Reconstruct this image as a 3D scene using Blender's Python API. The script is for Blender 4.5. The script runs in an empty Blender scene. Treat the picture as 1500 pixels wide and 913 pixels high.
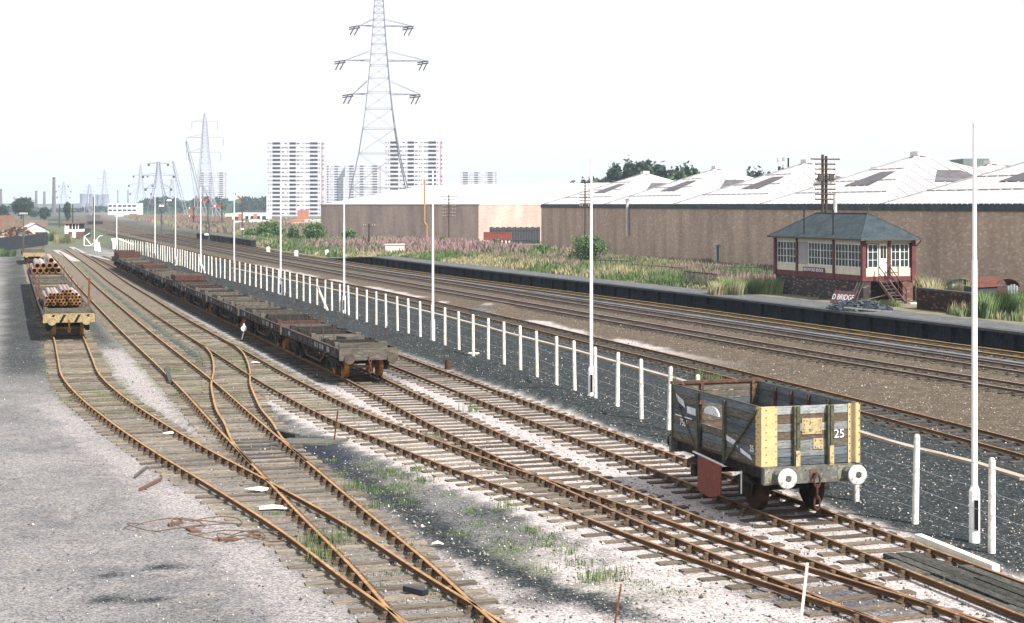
import bpy, bmesh, math, random
import numpy as np
from mathutils import Vector, Matrix
random.seed(7); RNG = np.random.default_rng(11)
SC = bpy.context.scene; COL = SC.collection
F = 2400.0; CAMZ = 7.17; RAIL = 0.17

def at(px, py, z=0.0):
    """ground survey: the place at height z that the photograph (1500x913) shows at px,py"""
    Y = F * (CAMZ - z) / (py - 300.0)
    return Vector(((px - 750.0) * Y / F, Y, z))
def xat(px, Y): return (px - 750.0) * Y / F
def zat(py, Y): return CAMZ - (py - 300.0) * Y / F
ORD = ['first','second','third','fourth','fifth','sixth','seventh','eighth','ninth','tenth','eleventh','twelfth','thirteenth','fourteenth','fifteenth','sixteenth','seventeenth','eighteenth','nineteenth']
TENS = {20:'twent',30:'thirt',40:'fort',50:'fift',60:'sixt',70:'sevent',80:'eight',90:'ninet'}
def ordn(i):
    i += 1
    if i < 20: return ORD[i-1]
    if i >= 100: return 'hundred and ' + (ordn(i-101) if i > 100 else '')
    t, r = i // 10 * 10, i % 10
    return TENS[t] + ('ieth' if r == 0 else 'y-' + ORD[r-1])

# ---------------------------------------------------------------- materials
def _new(name):
    m = bpy.data.materials.new(name); m.use_nodes = True
    nt = m.node_tree; b = nt.nodes['Principled BSDF']
    return m, nt, b
def mat(name, c1, c2=None, scale=3.0, rough=0.85, metal=0.0, bump=0.0, c3=None, stretch=None, rnd=0.0, lo=0.38, hi=0.62, spec=0.1, detail=6):
    m, nt, b = _new(name); N = nt.nodes; L = nt.links
    b.inputs['Roughness'].default_value = rough; b.inputs['Metallic'].default_value = metal
    b.inputs['Specular IOR Level'].default_value = spec
    if c2 is None:
        b.inputs['Base Color'].default_value = (*c1, 1); return m
    tc = N.new('ShaderNodeTexCoord'); mp = N.new('ShaderNodeMapping')
    L.new(tc.outputs['Object'], mp.inputs['Vector'])
    if stretch: mp.inputs['Scale'].default_value = stretch
    if rnd:
        oi = N.new('ShaderNodeObjectInfo'); cx = N.new('ShaderNodeCombineXYZ'); mu = N.new('ShaderNodeMath'); mu.operation = 'MULTIPLY'; mu.inputs[1].default_value = 60
        L.new(oi.outputs['Random'], mu.inputs[0]); L.new(mu.outputs[0], cx.inputs[0]); L.new(mu.outputs[0], cx.inputs[1]); L.new(cx.outputs[0], mp.inputs['Location'])
    no = N.new('ShaderNodeTexNoise'); no.inputs['Scale'].default_value = scale; no.inputs['Detail'].default_value = detail; no.inputs['Roughness'].default_value = 0.65
    L.new(mp.outputs[0], no.inputs['Vector'])
    r = N.new('ShaderNodeValToRGB'); L.new(no.outputs['Fac'], r.inputs[0])
    r.color_ramp.elements[0].position = lo; r.color_ramp.elements[0].color = (*c1, 1)
    r.color_ramp.elements[1].position = hi; r.color_ramp.elements[1].color = (*c2, 1)
    out = r.outputs[0]
    if c3:
        n2 = N.new('ShaderNodeTexNoise'); n2.inputs['Scale'].default_value = scale * 3.1; n2.inputs['Detail'].default_value = 4
        L.new(mp.outputs[0], n2.inputs['Vector'])
        r2 = N.new('ShaderNodeValToRGB'); r2.color_ramp.elements[0].position = 0.56; r2.color_ramp.elements[1].position = 0.66
        L.new(n2.outputs['Fac'], r2.inputs[0])
        mx = N.new('ShaderNodeMix'); mx.data_type = 'RGBA'; mx.inputs[7].default_value = (*c3, 1)
        L.new(r2.outputs[0], mx.inputs[0]); L.new(out, mx.inputs[6]); out = mx.outputs[2]
    if rnd:
        hs = N.new('ShaderNodeHueSaturation'); ma = N.new('ShaderNodeMapRange'); ma.inputs[3].default_value = 1 - rnd; ma.inputs[4].default_value = 1 + rnd
        L.new(oi.outputs['Random'], ma.inputs[0]); L.new(ma.outputs[0], hs.inputs['Value']); L.new(out, hs.inputs['Color']); out = hs.outputs[0]
    L.new(out, b.inputs['Base Color'])
    if bump:
        bp = N.new('ShaderNodeBump'); bp.inputs['Strength'].default_value = bump; bp.inputs['Distance'].default_value = 0.02
        L.new(no.outputs['Fac'], bp.inputs['Height']); L.new(bp.outputs[0], b.inputs['Normal'])
    return m
def brick_mat(name, a, b_, mortar, w=0.45, h=0.15, speck=(0.5,0.45,0.4), streak=True, amt=0.5):
    m, nt, b = _new(name); N = nt.nodes; L = nt.links
    b.inputs['Roughness'].default_value = 0.95; b.inputs['Specular IOR Level'].default_value = 0.1
    tc = N.new('ShaderNodeTexCoord'); sx = N.new('ShaderNodeSeparateXYZ'); L.new(tc.outputs['Object'], sx.inputs[0])
    ad = N.new('ShaderNodeMath'); ad.operation = 'ADD'; L.new(sx.outputs[0], ad.inputs[0]); L.new(sx.outputs[1], ad.inputs[1])
    cx = N.new('ShaderNodeCombineXYZ'); L.new(ad.outputs[0], cx.inputs[0]); L.new(sx.outputs[2], cx.inputs[1])
    br = N.new('ShaderNodeTexBrick'); br.inputs['Scale'].default_value = 1.0; br.inputs['Brick Width'].default_value = w; br.inputs['Row Height'].default_value = h
    br.inputs['Mortar Size'].default_value = 0.012; br.inputs['Color1'].default_value = (*a, 1); br.inputs['Color2'].default_value = (*b_, 1); br.inputs['Mortar'].default_value = (*mortar, 1)
    L.new(cx.outputs[0], br.inputs['Vector'])
    # odd pale bricks
    sn = N.new('ShaderNodeVectorMath'); sn.operation = 'SNAP'; sn.inputs[1].default_value = (w, h, 1); L.new(cx.outputs[0], sn.inputs[0])
    wn = N.new('ShaderNodeTexWhiteNoise'); L.new(sn.outputs[0], wn.inputs['Vector'])
    gt = N.new('ShaderNodeMapRange'); gt.inputs[1].default_value = 0.80; gt.inputs[2].default_value = 0.97; gt.inputs[4].default_value = amt; L.new(wn.outputs['Value'], gt.inputs[0])
    mx = N.new('ShaderNodeMix'); mx.data_type = 'RGBA'; mx.inputs[7].default_value = (*speck, 1)
    L.new(gt.outputs[0], mx.inputs[0]); L.new(br.outputs['Color'], mx.inputs[6]); out = mx.outputs[2]
    no = N.new('ShaderNodeTexNoise'); no.inputs['Scale'].default_value = 0.35; no.inputs['Detail'].default_value = 8
    mp = N.new('ShaderNodeMapping'); mp.inputs['Scale'].default_value = (1, 1, 0.25) ; L.new(tc.outputs['Object'], mp.inputs[0]); L.new(mp.outputs[0], no.inputs['Vector'])
    mr = N.new('ShaderNodeMapRange'); mr.inputs[1].default_value = 0.35; mr.inputs[2].default_value = 0.7; mr.inputs[3].default_value = 0.78; mr.inputs[4].default_value = 1.15
    L.new(no.outputs['Fac'], mr.inputs[0])
    hs = N.new('ShaderNodeHueSaturation'); L.new(mr.outputs[0], hs.inputs['Value']); L.new(out, hs.inputs['Color']); L.new(hs.outputs[0], b.inputs['Base Color'])
    return m

PALE_WOOD = mat('sleeper_wood', (0.125,0.10,0.078), (0.065,0.052,0.042), 5, 0.9, bump=0.5, stretch=(0.6,5,5), rnd=0.4, c3=(0.19,0.165,0.135))
DARK_WOOD = mat('sleeper_dark', (0.04,0.034,0.03), (0.085,0.072,0.06), 5, 0.9, bump=0.5, stretch=(0.6,5,5), rnd=0.3)
RUST_RAIL = mat('rusty_rail', (0.25,0.15,0.085), (0.145,0.085,0.052), 2.2, 0.7, c3=(0.34,0.225,0.135))
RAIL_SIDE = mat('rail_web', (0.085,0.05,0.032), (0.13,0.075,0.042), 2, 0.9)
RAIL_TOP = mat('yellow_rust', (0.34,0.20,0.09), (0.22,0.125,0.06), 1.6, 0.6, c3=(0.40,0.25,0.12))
MAIN_TOP = mat('polished_rail', (0.42,0.33,0.30), (0.30,0.24,0.22), 0.4, 0.35, metal=0.5)
YEL_TOP = mat('yellow_rail', (0.50,0.36,0.12), (0.38,0.26,0.10), 0.4, 0.6)
IRON = mat('cast_iron', (0.06,0.05,0.042), (0.13,0.085,0.055), 9, 0.85, c3=(0.18,0.12,0.08))
CONC = mat('white_concrete', (0.70,0.68,0.63), (0.56,0.54,0.49), 3.5, 0.85, rnd=0.10, c3=(0.42,0.39,0.33))
WHITE = mat('white_paint', (0.82,0.82,0.82), (0.72,0.72,0.73), 1.5, 0.5)
BLACK = mat('black_paint', (0.012,0.012,0.013))
GREYWOOD = mat('weathered_board', (0.055,0.056,0.05), (0.12,0.115,0.10), 3, 0.9, stretch=(1,6,6), bump=0.3, rnd=0.3)
TARWOOD = mat('tarred_board', (0.035,0.04,0.045), (0.075,0.078,0.08), 3, 0.85, stretch=(1,5,5), rnd=0.25, c3=(0.11,0.10,0.09))
CREAM = mat('cream_paint', (0.62,0.58,0.47), (0.52,0.49,0.40), 2, 0.6)
MAROON = mat('maroon_paint', (0.155,0.055,0.058), (0.10,0.04,0.043), 3, 0.7)
YELLOW = mat('faded_yellow', (0.54,0.415,0.215), (0.46,0.35,0.185), 5, 0.8, c3=(0.43,0.33,0.18), lo=.38, hi=.66)
OCHRE = mat('ochre_steel', (0.42,0.28,0.10), (0.26,0.17,0.08), 5, 0.8, c3=(0.16,0.11,0.07))
STEELGREY = mat('galvanised', (0.30,0.31,0.34), (0.24,0.25,0.28), 0.3, 0.6)
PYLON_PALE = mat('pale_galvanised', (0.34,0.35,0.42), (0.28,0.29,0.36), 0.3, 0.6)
INSUL = mat('insulator_dark', (0.04,0.04,0.045))
GLASS = mat('dark_glass', (0.03,0.034,0.038), rough=0.12, spec=0.6)
RUST = mat('rust_brown', (0.17,0.06,0.032), (0.10,0.045,0.03), 3, 0.9, c3=(0.24,0.10,0.05))

# ---------------------------------------------------------------- mesh builder
class MB:
    def __init__(s): s.v = []; s.f = []; s.m = []; s.mi = 0
    def face(s, idx): s.f.append(tuple(idx)); s.m.append(s.mi)
    def add(s, pts, faces):
        b = len(s.v); s.v += [tuple(p) for p in pts]
        for f in faces: s.face([b + i for i in f])
    def box(s, x0, x1, y0, y1, z0, z1):
        s.add([(x0,y0,z0),(x1,y0,z0),(x1,y1,z0),(x0,y1,z0),(x0,y0,z1),(x1,y0,z1),(x1,y1,z1),(x0,y1,z1)],
              [(0,3,2,1),(4,5,6,7),(0,1,5,4),(1,2,6,5),(2,3,7,6),(3,0,4,7)]); return s
    def bar(s, p, q, w, h=None, up=(0,0,1)):
        h = w if h is None else h
        p = Vector(p); q = Vector(q); d = (q - p)
        if d.length < 1e-6: return s
        d.normalize(); u = Vector(up)
        if abs(d.dot(u)) > 0.98: u = Vector((0,1,0))
        r = d.cross(u).normalized(); u = r.cross(d).normalized()
        c = [(-w/2,-h/2),(w/2,-h/2),(w/2,h/2),(-w/2,h/2)]
        s.add([p + r*a + u*b for a,b in c] + [q + r*a + u*b for a,b in c],
              [(3,2,1,0),(4,5,6,7),(0,1,5,4),(1,2,6,5),(2,3,7,6),(3,0,4,7)]); return s
    def tube(s, p, q, r0, r1=None, n=10, cap=True, hollow=0):
        r1 = r0 if r1 is None else r1
        p = Vector(p); q = Vector(q); d = (q-p).normalized()
        u = Vector((0,0,1)) if abs(d.z) < 0.95 else Vector((0,1,0))
        a = d.cross(u).normalized(); b = a.cross(d).normalized()
        def ring(c, r): return [c + a*(r*math.cos(2*math.pi*i/n)) + b*(r*math.sin(2*math.pi*i/n)) for i in range(n)]
        pts = ring(p, r0) + ring(q, r1)
        fs = [(i, (i+1)%n, n+(i+1)%n, n+i) for i in range(n)]
        if hollow:
            pts += ring(p, r0-hollow) + ring(q, r1-hollow)
            fs += [(2*n+(i+1)%n, 2*n+i, 3*n+i, 3*n+(i+1)%n) for i in range(n)]
            fs += [((i+1)%n, i, 2*n+i, 2*n+(i+1)%n) for i in range(n)]
            fs += [(n+i, n+(i+1)%n, 3*n+(i+1)%n, 3*n+i) for i in range(n)]
        elif cap: fs += [tuple(range(n-1,-1,-1)), tuple(range(n, 2*n))]
        s.add(pts, fs); return s
    def path(s, pts, r, n=6):
        for a, b in zip(pts[:-1], pts[1:]): s.tube(a, b, r, r, n)
        return s
    def prism(s, poly, axis, lo, hi):
        """poly: 2-D outline; axis 'x','y','z' = extrusion axis"""
        n = len(poly)
        def P(a, b, c):
            return {'x': (c, a, b), 'y': (a, c, b), 'z': (a, b, c)}[axis]
        s.add([P(a,b,lo) for a,b in poly] + [P(a,b,hi) for a,b in poly],
              [tuple(range(n)), tuple(range(2*n-1, n-1, -1))] + [(i, n+i, n+(i+1)%n, (i+1)%n) for i in range(n)]); return s
    def build(s, name, mats, parent=None, smooth=False):
        if not isinstance(mats, (list, tuple)): mats = [mats]
        me = bpy.data.meshes.new(name); me.from_pydata([tuple(v) for v in s.v], [], s.f); me.update()
        for m in mats: me.materials.append(m)
        if len(mats) > 1: me.polygons.foreach_set('material_index', s.m)
        bm = bmesh.new(); bm.from_mesh(me); bmesh.ops.recalc_face_normals(bm, faces=bm.faces); bm.to_mesh(me); bm.free()
        if smooth: me.polygons.foreach_set('use_smooth', [True]*len(me.polygons))
        return link(name, me, parent)
def link(name, me, parent=None):
    o = bpy.data.objects.new(name, me); COL.objects.link(o)
    if parent is not None: o.parent = parent
    return o
def npmesh(name, V, Fc, mats, parent=None, matidx=None):
    me = bpy.data.meshes.new(name); V = np.asarray(V, np.float32); Fc = np.asarray(Fc, np.int32)
    k = Fc.shape[1]
    me.vertices.add(len(V)); me.vertices.foreach_set('co', V.ravel())
    me.loops.add(Fc.size); me.loops.foreach_set('vertex_index', Fc.ravel())
    me.polygons.add(len(Fc)); me.polygons.foreach_set('loop_start', np.arange(0, Fc.size, k, dtype=np.int32)); me.polygons.foreach_set('loop_total', np.full(len(Fc), k, np.int32))
    for m in (mats if isinstance(mats, (list, tuple)) else [mats]): me.materials.append(m)
    if matidx is not None: me.polygons.foreach_set('material_index', np.asarray(matidx, np.int32))
    me.update(calc_edges=True); me.validate()
    return link(name, me, parent)
def tag(o, label, cat=None, group=None, kind=None):
    if label: o['label'] = label
    if cat: o['category'] = cat
    if group: o['group'] = group
    if kind: o['kind'] = kind
    return o
def thing(name, loc, label, cat, rz=0.0, group=None):
    o = bpy.data.objects.new(name, None); COL.objects.link(o); o.location = loc; o.rotation_euler = (0,0,rz)
    o.empty_display_size = 0.2
    return tag(o, label, cat, group)
def struct(o): o['kind'] = 'structure'; return o
def dup(root, loc, rz=None, label=None, group=None, scale=None, skip=()):
    r = root.copy(); COL.objects.link(r); r.location = loc
    if rz is not None: r.rotation_euler = (0,0,rz)
    if scale: r.scale = scale
    if label: r['label'] = label
    if group: r['group'] = group
    for ch in list(root.children):
        if ch.name.split('.')[0] in skip: continue
        c = ch.copy(); COL.objects.link(c); c.parent = r
        for g in ch.children:
            d = g.copy(); COL.objects.link(d); d.parent = c
    return r
def text_mesh(txt, size, mt, parent, loc, rot, name='lettering', extrude=0.004, squeeze=1.0, font_off=0.0):
    cu = bpy.data.curves.new('tmp', 'FONT'); cu.body = txt; cu.size = size; cu.extrude = extrude; cu.align_x = 'CENTER'; cu.align_y = 'CENTER'; cu.offset = font_off
    to = bpy.data.objects.new('tmp', cu); COL.objects.link(to)
    dg = bpy.context.evaluated_depsgraph_get(); me = bpy.data.meshes.new_from_object(to.evaluated_get(dg))
    bpy.data.objects.remove(to); me.materials.clear(); me.materials.append(mt)
    o = link(name, me, parent); o.location = loc; o.rotation_euler = rot; o.scale = (squeeze, 1, 1); return o

# ---------------------------------------------------------------- smooth noise on arrays
def _h(i, j, s):
    n = (i*374761393 + j*668265263 + s*982451653) & 0x7fffffff
    n = ((n ^ (n >> 13)) * 1274126177) & 0x7fffffff
    return ((n ^ (n >> 16)) & 0xffff) / 65535.0
def vnoise(x, y, s=0):
    x = np.asarray(x, float); y = np.asarray(y, float)
    i = np.floor(x).astype(np.int64); j = np.floor(y).astype(np.int64); u = x - i; v = y - j
    u = u*u*(3-2*u); v = v*v*(3-2*v)
    return (_h(i,j,s)*(1-u) + _h(i+1,j,s)*u)*(1-v) + (_h(i,j+1,s)*(1-u) + _h(i+1,j+1,s)*u)*v
def fbm(x, y, s=0, o=3):
    t = 0; a = 0.5; n = 0
    for k in range(o): t = t + a*vnoise(x*2**k, y*2**k, s+k); n += a; a *= 0.5
    return t/n
def sm(x, a, b):
    t = np.clip((x-a)/(b-a), 0, 1); return t*t*(3-2*t)
def band(x, a, b, s):  return sm(x, a-s, a+s) * (1 - sm(x, b-s, b+s))

# ---------------------------------------------------------------- track alignments: (distance, x) of centre lines
KN = {
 'T5': [(10,15.26),(20,12.05),(76,-5.87),(150,-29.56),(235,-56.8)],
 'T4': [(14,12.0),(20,9.9),(27,7.22),(34,4.45),(41.5,1.72),(48,-0.42),(54,-2.32),(60,-4.1),(65,-5.6),(80,-10.41),(100,-16.83),(150,-32.87),(200,-48.9),(235,-60.1)],
 'T3': [(14,14.6),(20,11.1),(24,9.05),(28,6.9),(33,4.2),(39,1.45),(44,-0.98),(49,-3.15),(53,-4.85),(57,-6.4),(61,-7.8),(67,-9.85),(76,-12.75),(86,-16.0),(105,-22.1),(125,-28.3),(146,-34.9),(170,-42.2),(251,-67.3),(300,-82.5)],
 'T2': [(14,3.8),(20,1.5),(27,-0.93),(31.5,-2.25),(38,-4.3),(45,-6.47),(53,-8.95),(63,-12.0),(72.5,-15.0),(85,-19.0),(113,-27.8),(150,-39.3),(174,-46.6),(250,-70.0)],
 'T1': [(14,4.1),(20,1.72),(27.5,-0.97),(31,-2.45),(35,-4.05),(41,-6.75),(47,-9.55),(54,-12.6),(60,-15.05),(67,-17.6),(75,-20.0),(85.5,-23.1),(100,-27.6),(125,-35.3),(150,-43.0),(200,-58.4)],
 'X':  [(44.5,-6.32),(46,-6.78),(49,-7.62),(53,-8.55),(55.5,-9.2),(60,-10.18),(64,-10.98),(69,-11.8),(74,-12.74),(78,-13.6),(81,-14.4),(84,-15.3),(87,-16.3)],
 'M1': [(36,17.5),(46,15.1),(50,14.1),(60,11.45),(72,8.05),(86,3.85),(99,-0.05),(123,-7.8),(175,-25.6),(250,-50),(525,-136),(930,-246)],
 'M2': [(52,23.4),(62,19.95),(73.5,15.5),(91,9.4),(105,4.6),(119,-0.2),(143,-8.6),(175,-19.6),(214,-32.6),(300,-60),(525,-131),(930,-243)],
 'M3': [(58,26.0),(69,22.15),(82,17.45),(101,10.7),(118,4.75),(134,-0.6),(158,-8.9),(175,-14.9),(214,-28),(300,-56),(525,-127),(930,-240)],
 'M4': [(66,27.3),(77.5,23.35),(87,19.95),(98,16.1),(108,12.6),(130,4.6),(144,-0.6),(174,-11.6),(203,-21.6),(240,-34.4),(300,-52.5),(525,-122.5),(930,-237)],
}
def curve(k):
    P = np.array(KN[k], float); z = P[:,0]; x = P[:,1]; h = np.diff(z); d = np.diff(x)/h
    m = np.empty(len(z)); m[1:-1] = (d[:-1]*h[1:] + d[1:]*h[:-1])/(h[:-1]+h[1:]); m[0] = d[0]; m[-1] = d[-1]
    def f(Z):
        Z = np.asarray(Z, float); i = np.clip(np.searchsorted(z, Z) - 1, 0, len(h)-1); t = (Z - z[i])/h[i]
        lo = t < 0; hi = t > 1; tc = np.clip(t, 0, 1)
        r = (2*tc**3-3*tc**2+1)*x[i] + (tc**3-2*tc**2+tc)*h[i]*m[i] + (-2*tc**3+3*tc**2)*x[i+1] + (tc**3-tc**2)*h[i]*m[i+1]
        r = np.where(lo, x[0] + (Z-z[0])*m[0], r); r = np.where(hi, x[-1] + (Z-z[-1])*m[-1], r); return r
    return f
TR = {k: curve(k) for k in KN}
def heading(k, Z):
    d = (TR[k](Z+0.5) - TR[k](Z-0.5)); return math.atan2(-float(d), 1.0)   # rotation about Z turning +Y onto the track
def plat(Z): return TR['M4'](Z) + 1.85           # platform edge
# ================================================================= GROUND
def axis_pts():
    xs = list(np.arange(-46, 46.01, 0.42)); s = 0.42
    a = -46.0; L = []
    while a > -5000: s *= 1.09; a -= s; L.append(a)
    s = 0.42; a = xs[-1]; R = []
    while a < 5000: s *= 1.09; a += s; R.append(a)
    X = np.array(L[::-1] + xs + R)
    z = -300.0; zs = [-300,-150,-80,-40,-20,-5,5,12]; z = 16.0
    while z < 9000: zs.append(z); z += 0.38 if z < 70 else 0.38*(z/70)**1.35
    return X, np.array(zs)
GX, GZ = axis_pts()
def ground_h(X, Z):
    h = (fbm(X*0.9, Z*0.9, 3)-0.5)*0.05 + (fbm(X*0.25, Z*0.25, 9)-0.5)*0.08
    near = sm(-Z, -320, -200)
    t = np.full_like(X, 9.0)
    for k in ('T1','T2','T3','T4','T5','M1','M2','M3','M4'): t = np.minimum(t, np.abs(X - TR[k](Z))*0.95)
    inb = 1 - sm(t, 1.2, 2.2)
    fine = sm(-Z, -66, -54)
    h = h*(1-0.8*inb) + inb*(-0.012)
    # heaped cinders along the foot of the fence
    fx = fence_x(Z); h += (np.exp(-((X-fx+0.9)/0.9)**2)*0.28*sm(fbm(X*0.3,Z*0.35,21),0.42,0.62))*near*sm(Z,44,58)
    # ash heap between running lines
    h += 0.42*np.exp(-((X+1.5)/1.0)**2-((Z-112.5)/5.5)**2)
    return h*sm(-Z, -900, -300) - 0.12*(1-near)*sm(-Z,-900,-300)
FP = [(20,13.3),(33.7,9.85),(54.3,4.45),(69.1,0.6),(88.2,-5.1),(98.3,-8.3),(130.8,-18.7),(170,-32.1),(194.7,-39.9),(217.8,-47.6),(250.8,-59.6)]
KN['FENCE'] = FP; fence_x = curve('FENCE')
G_X, G_Z = np.meshgrid(GX, GZ)
G_H = ground_h(G_X, G_Z)
def zones(X, Z):
    w = (fbm(X*0.5, Z*0.5, 31)-0.5)*2.2
    d = {k: (X-TR[k](Z))*0.95 for k in ('T1','T2','T3','T4','T5','M1','M2','M3','M4','X')}
    lx = 1.75 + np.clip(37-Z, 0, 9)*0.42
    pale = band(d['T3'], -99, 99, 1)*0
    left3 = np.where(d['T3'] > -lx + w*0.35, 1, 0)
    pale = left3 * (1-sm(d['T5'] + w*0.18, 1.35, 1.75)) * (1 - sm(Z + w*3, 60, 74))
    strip34 = band((X-TR['T3'](Z))*0.95, 1.35, 2.0, 0.25)*sm(Z, 60, 72)*0.65*(1-sm(Z,215,240))
    t45 = band((X-TR['T4'](Z))*0.95, 1.5, 5.4, 0.4)*sm(Z,60,72)*0.3
    pale = np.maximum(pale, np.maximum(strip34, t45))
    rim = band(d['T1'] + w*0.35, -2.5, -1.1, 0.3)*band(Z, 26, 60, 3)*0.42
    mid = (d['T1'] > 1.25)*(d['T2'] < -1.25)*band(Z + w*2, 45, 80, 4)*0.55
    br = band(d['T2'] + w*0.2, 1.2, 1.65, 0.2)*band(Z, 16, 48, 2)*0.5 + (d['T2']>1.2)*(d['T3']<-1.5)*sm(-Z,-35,-30)*(0.35+0.5*sm(fbm(X*.5,Z*.4,15),.4,.6))
    m12 = band(X - TR['M1'](Z), 1.1, 2.6 + w*0.5, 0.35)*(0.85*sm(fbm(X*0.3,Z*0.12,77),0.36,0.50))*sm(Z,66,84)*(1-sm(Z,185,215))
    pale = np.maximum.reduce([pale, rim, mid, br, m12])
    cin_shade = band(d['T5'] + w*0.18, 1.6, 99, 0.3) * (d['M1'] < 1.2)*(1-sm(X-TR['M1'](Z), 0.9, 1.3))
    pc = np.interp(Z, [27,29.5,31,35,38.6,49.2,52], [2.9,1.5,.45,-1.38,-2.46,-6.1,-7.0]); path = band(X-pc+w*.12, -0.5, 0.5, 0.22)*band(Z, 28, 51, 1.2)
    btw = (d['T2'] > 1.25)*(d['T3'] < -1.7)*band(Z, 33, 56, 2)*(0.32+0.35*sm(fbm(X*.6,Z*.5,35),.42,.62)); path = np.maximum(path, btw)
    path = np.maximum(path, 0.8*np.exp(-(((X-1.2)/1.5)**2+((Z-29.8)/.6)**2)))
    c23 = band(d['T3'], -2.4, -1.25, 0.3)*sm(Z, 64, 72)*0.85
    c12 = band(d['T2'], -3.0, -1.4, 0.4)*sm(Z + w*3, 76, 88)*0.7
    side = band(d['T1'] + w*0.3, -3.3, -0.8, 0.5)*sm(Z, 60, 74)*0.8
    patch = 0.45*sm(fbm(X*0.35+3, Z*0.22, 51), 0.56, 0.68)*(d['T1'] < -3)
    puddle = 0.0*X
    for cx, cy, rx, ry in ((-6.85,32.4,0.38,0.3),(-7.75,31.7,0.35,0.2),(-7.35,29.8,0.45,0.3),(-6.6,29.65,.42,.28),(-5.2,27.4,.8,.5)):
        puddle = np.maximum(puddle, np.exp(-(((X-cx)/rx)**2+((Z-cy)/ry)**2))*1.2)
    under = band(d['T4'], -1.75, 1.2, .2)*sm(Z,63,67)*(1-sm(Z,190,200))*0.95 + band(d['T1'], -1.3, 1.3, .2)*sm(Z,84,87)*0.7  # cinder tone paints wagon shade under both rakes and left of the long one
    ext = band(X-TR['M4'](Z), 3, 17, 1.5)*sm(Z,290,330)*(1-sm(Z,700,800))
    cin_shade = np.maximum.reduce([cin_shade, under, ext*0.8, path, c23, c12, side, patch*0.7, np.clip(puddle,0,1), sm(Z,230,300)*0.5*(d['M1'] < 0)])
    brown = sm(X - TR['M1'](Z), 1.0, 1.6)*(1-sm(X-plat(Z)-6*sm(Z,195,230), 0.0, 1.0))
    brown = brown*(1-0.9*m12/0.85)
    for k in ('T1','T2','X'): brown = np.maximum(brown, (1-sm(np.abs(d[k]), 1.25, 1.6))*0.28*(1-sm(Z,150,200))*(1 if k != 'X' else band(Z,46,86,2)))
    inside = np.maximum.reduce([(np.abs(d[k]) < 1.5)*1.0 for k in ('T1','T2','T3')])
    gp = sm(fbm(X*0.7, Z*0.5, 61), 0.50, 0.66)
    green = inside*sm(Z, 50, 62)*(0.38+0.6*gp) + band(d['T3'], -4.2, -1.9, .5)*band(Z,30,43,3)*gp*0.6 + 0.35*sm(fbm(X*0.2,Z*0.15,63),0.58,0.7)*(d['T1']<-2)*(Z>60)
    far = sm(Z, 230, 330)*(1-brown)
    green = np.maximum(np.clip(green,0,1), far*0.9*sm(fbm(X*0.03, Z*0.012, 5), 0.3, 0.55))
    oily = band(d['T2'] , -0.9, 2.6, 0.5)*band(Z, 45.5, 50.5, 1.0) + band(d['T3'], -1.3, 1.0, .4)*band(Z,28.5,31,0.7)
    return pale, cin_shade, brown, green, np.clip(oily,0,1)
def build_ground():
    n, m = G_X.shape
    V = np.stack([G_X, G_Z, G_H], -1).reshape(-1, 3)
    I = np.arange(n*m).reshape(n, m)
    Fc = np.stack([I[:-1,:-1], I[:-1,1:], I[1:,1:], I[1:,:-1]], -1).reshape(-1, 4)
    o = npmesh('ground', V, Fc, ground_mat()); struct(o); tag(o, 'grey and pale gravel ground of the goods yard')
    pale, cin_shade, brown, green, oily = zones(G_X, G_Z)
    for nm, a in (('zone', (pale, cin_shade, brown)), ('zone2', (green, oily, oily*0))):
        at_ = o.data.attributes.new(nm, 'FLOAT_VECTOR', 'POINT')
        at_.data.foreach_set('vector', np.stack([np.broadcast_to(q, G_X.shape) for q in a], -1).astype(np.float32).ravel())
    o.data.polygons.foreach_set('use_smooth', [True]*len(o.data.polygons))
    return o
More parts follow.
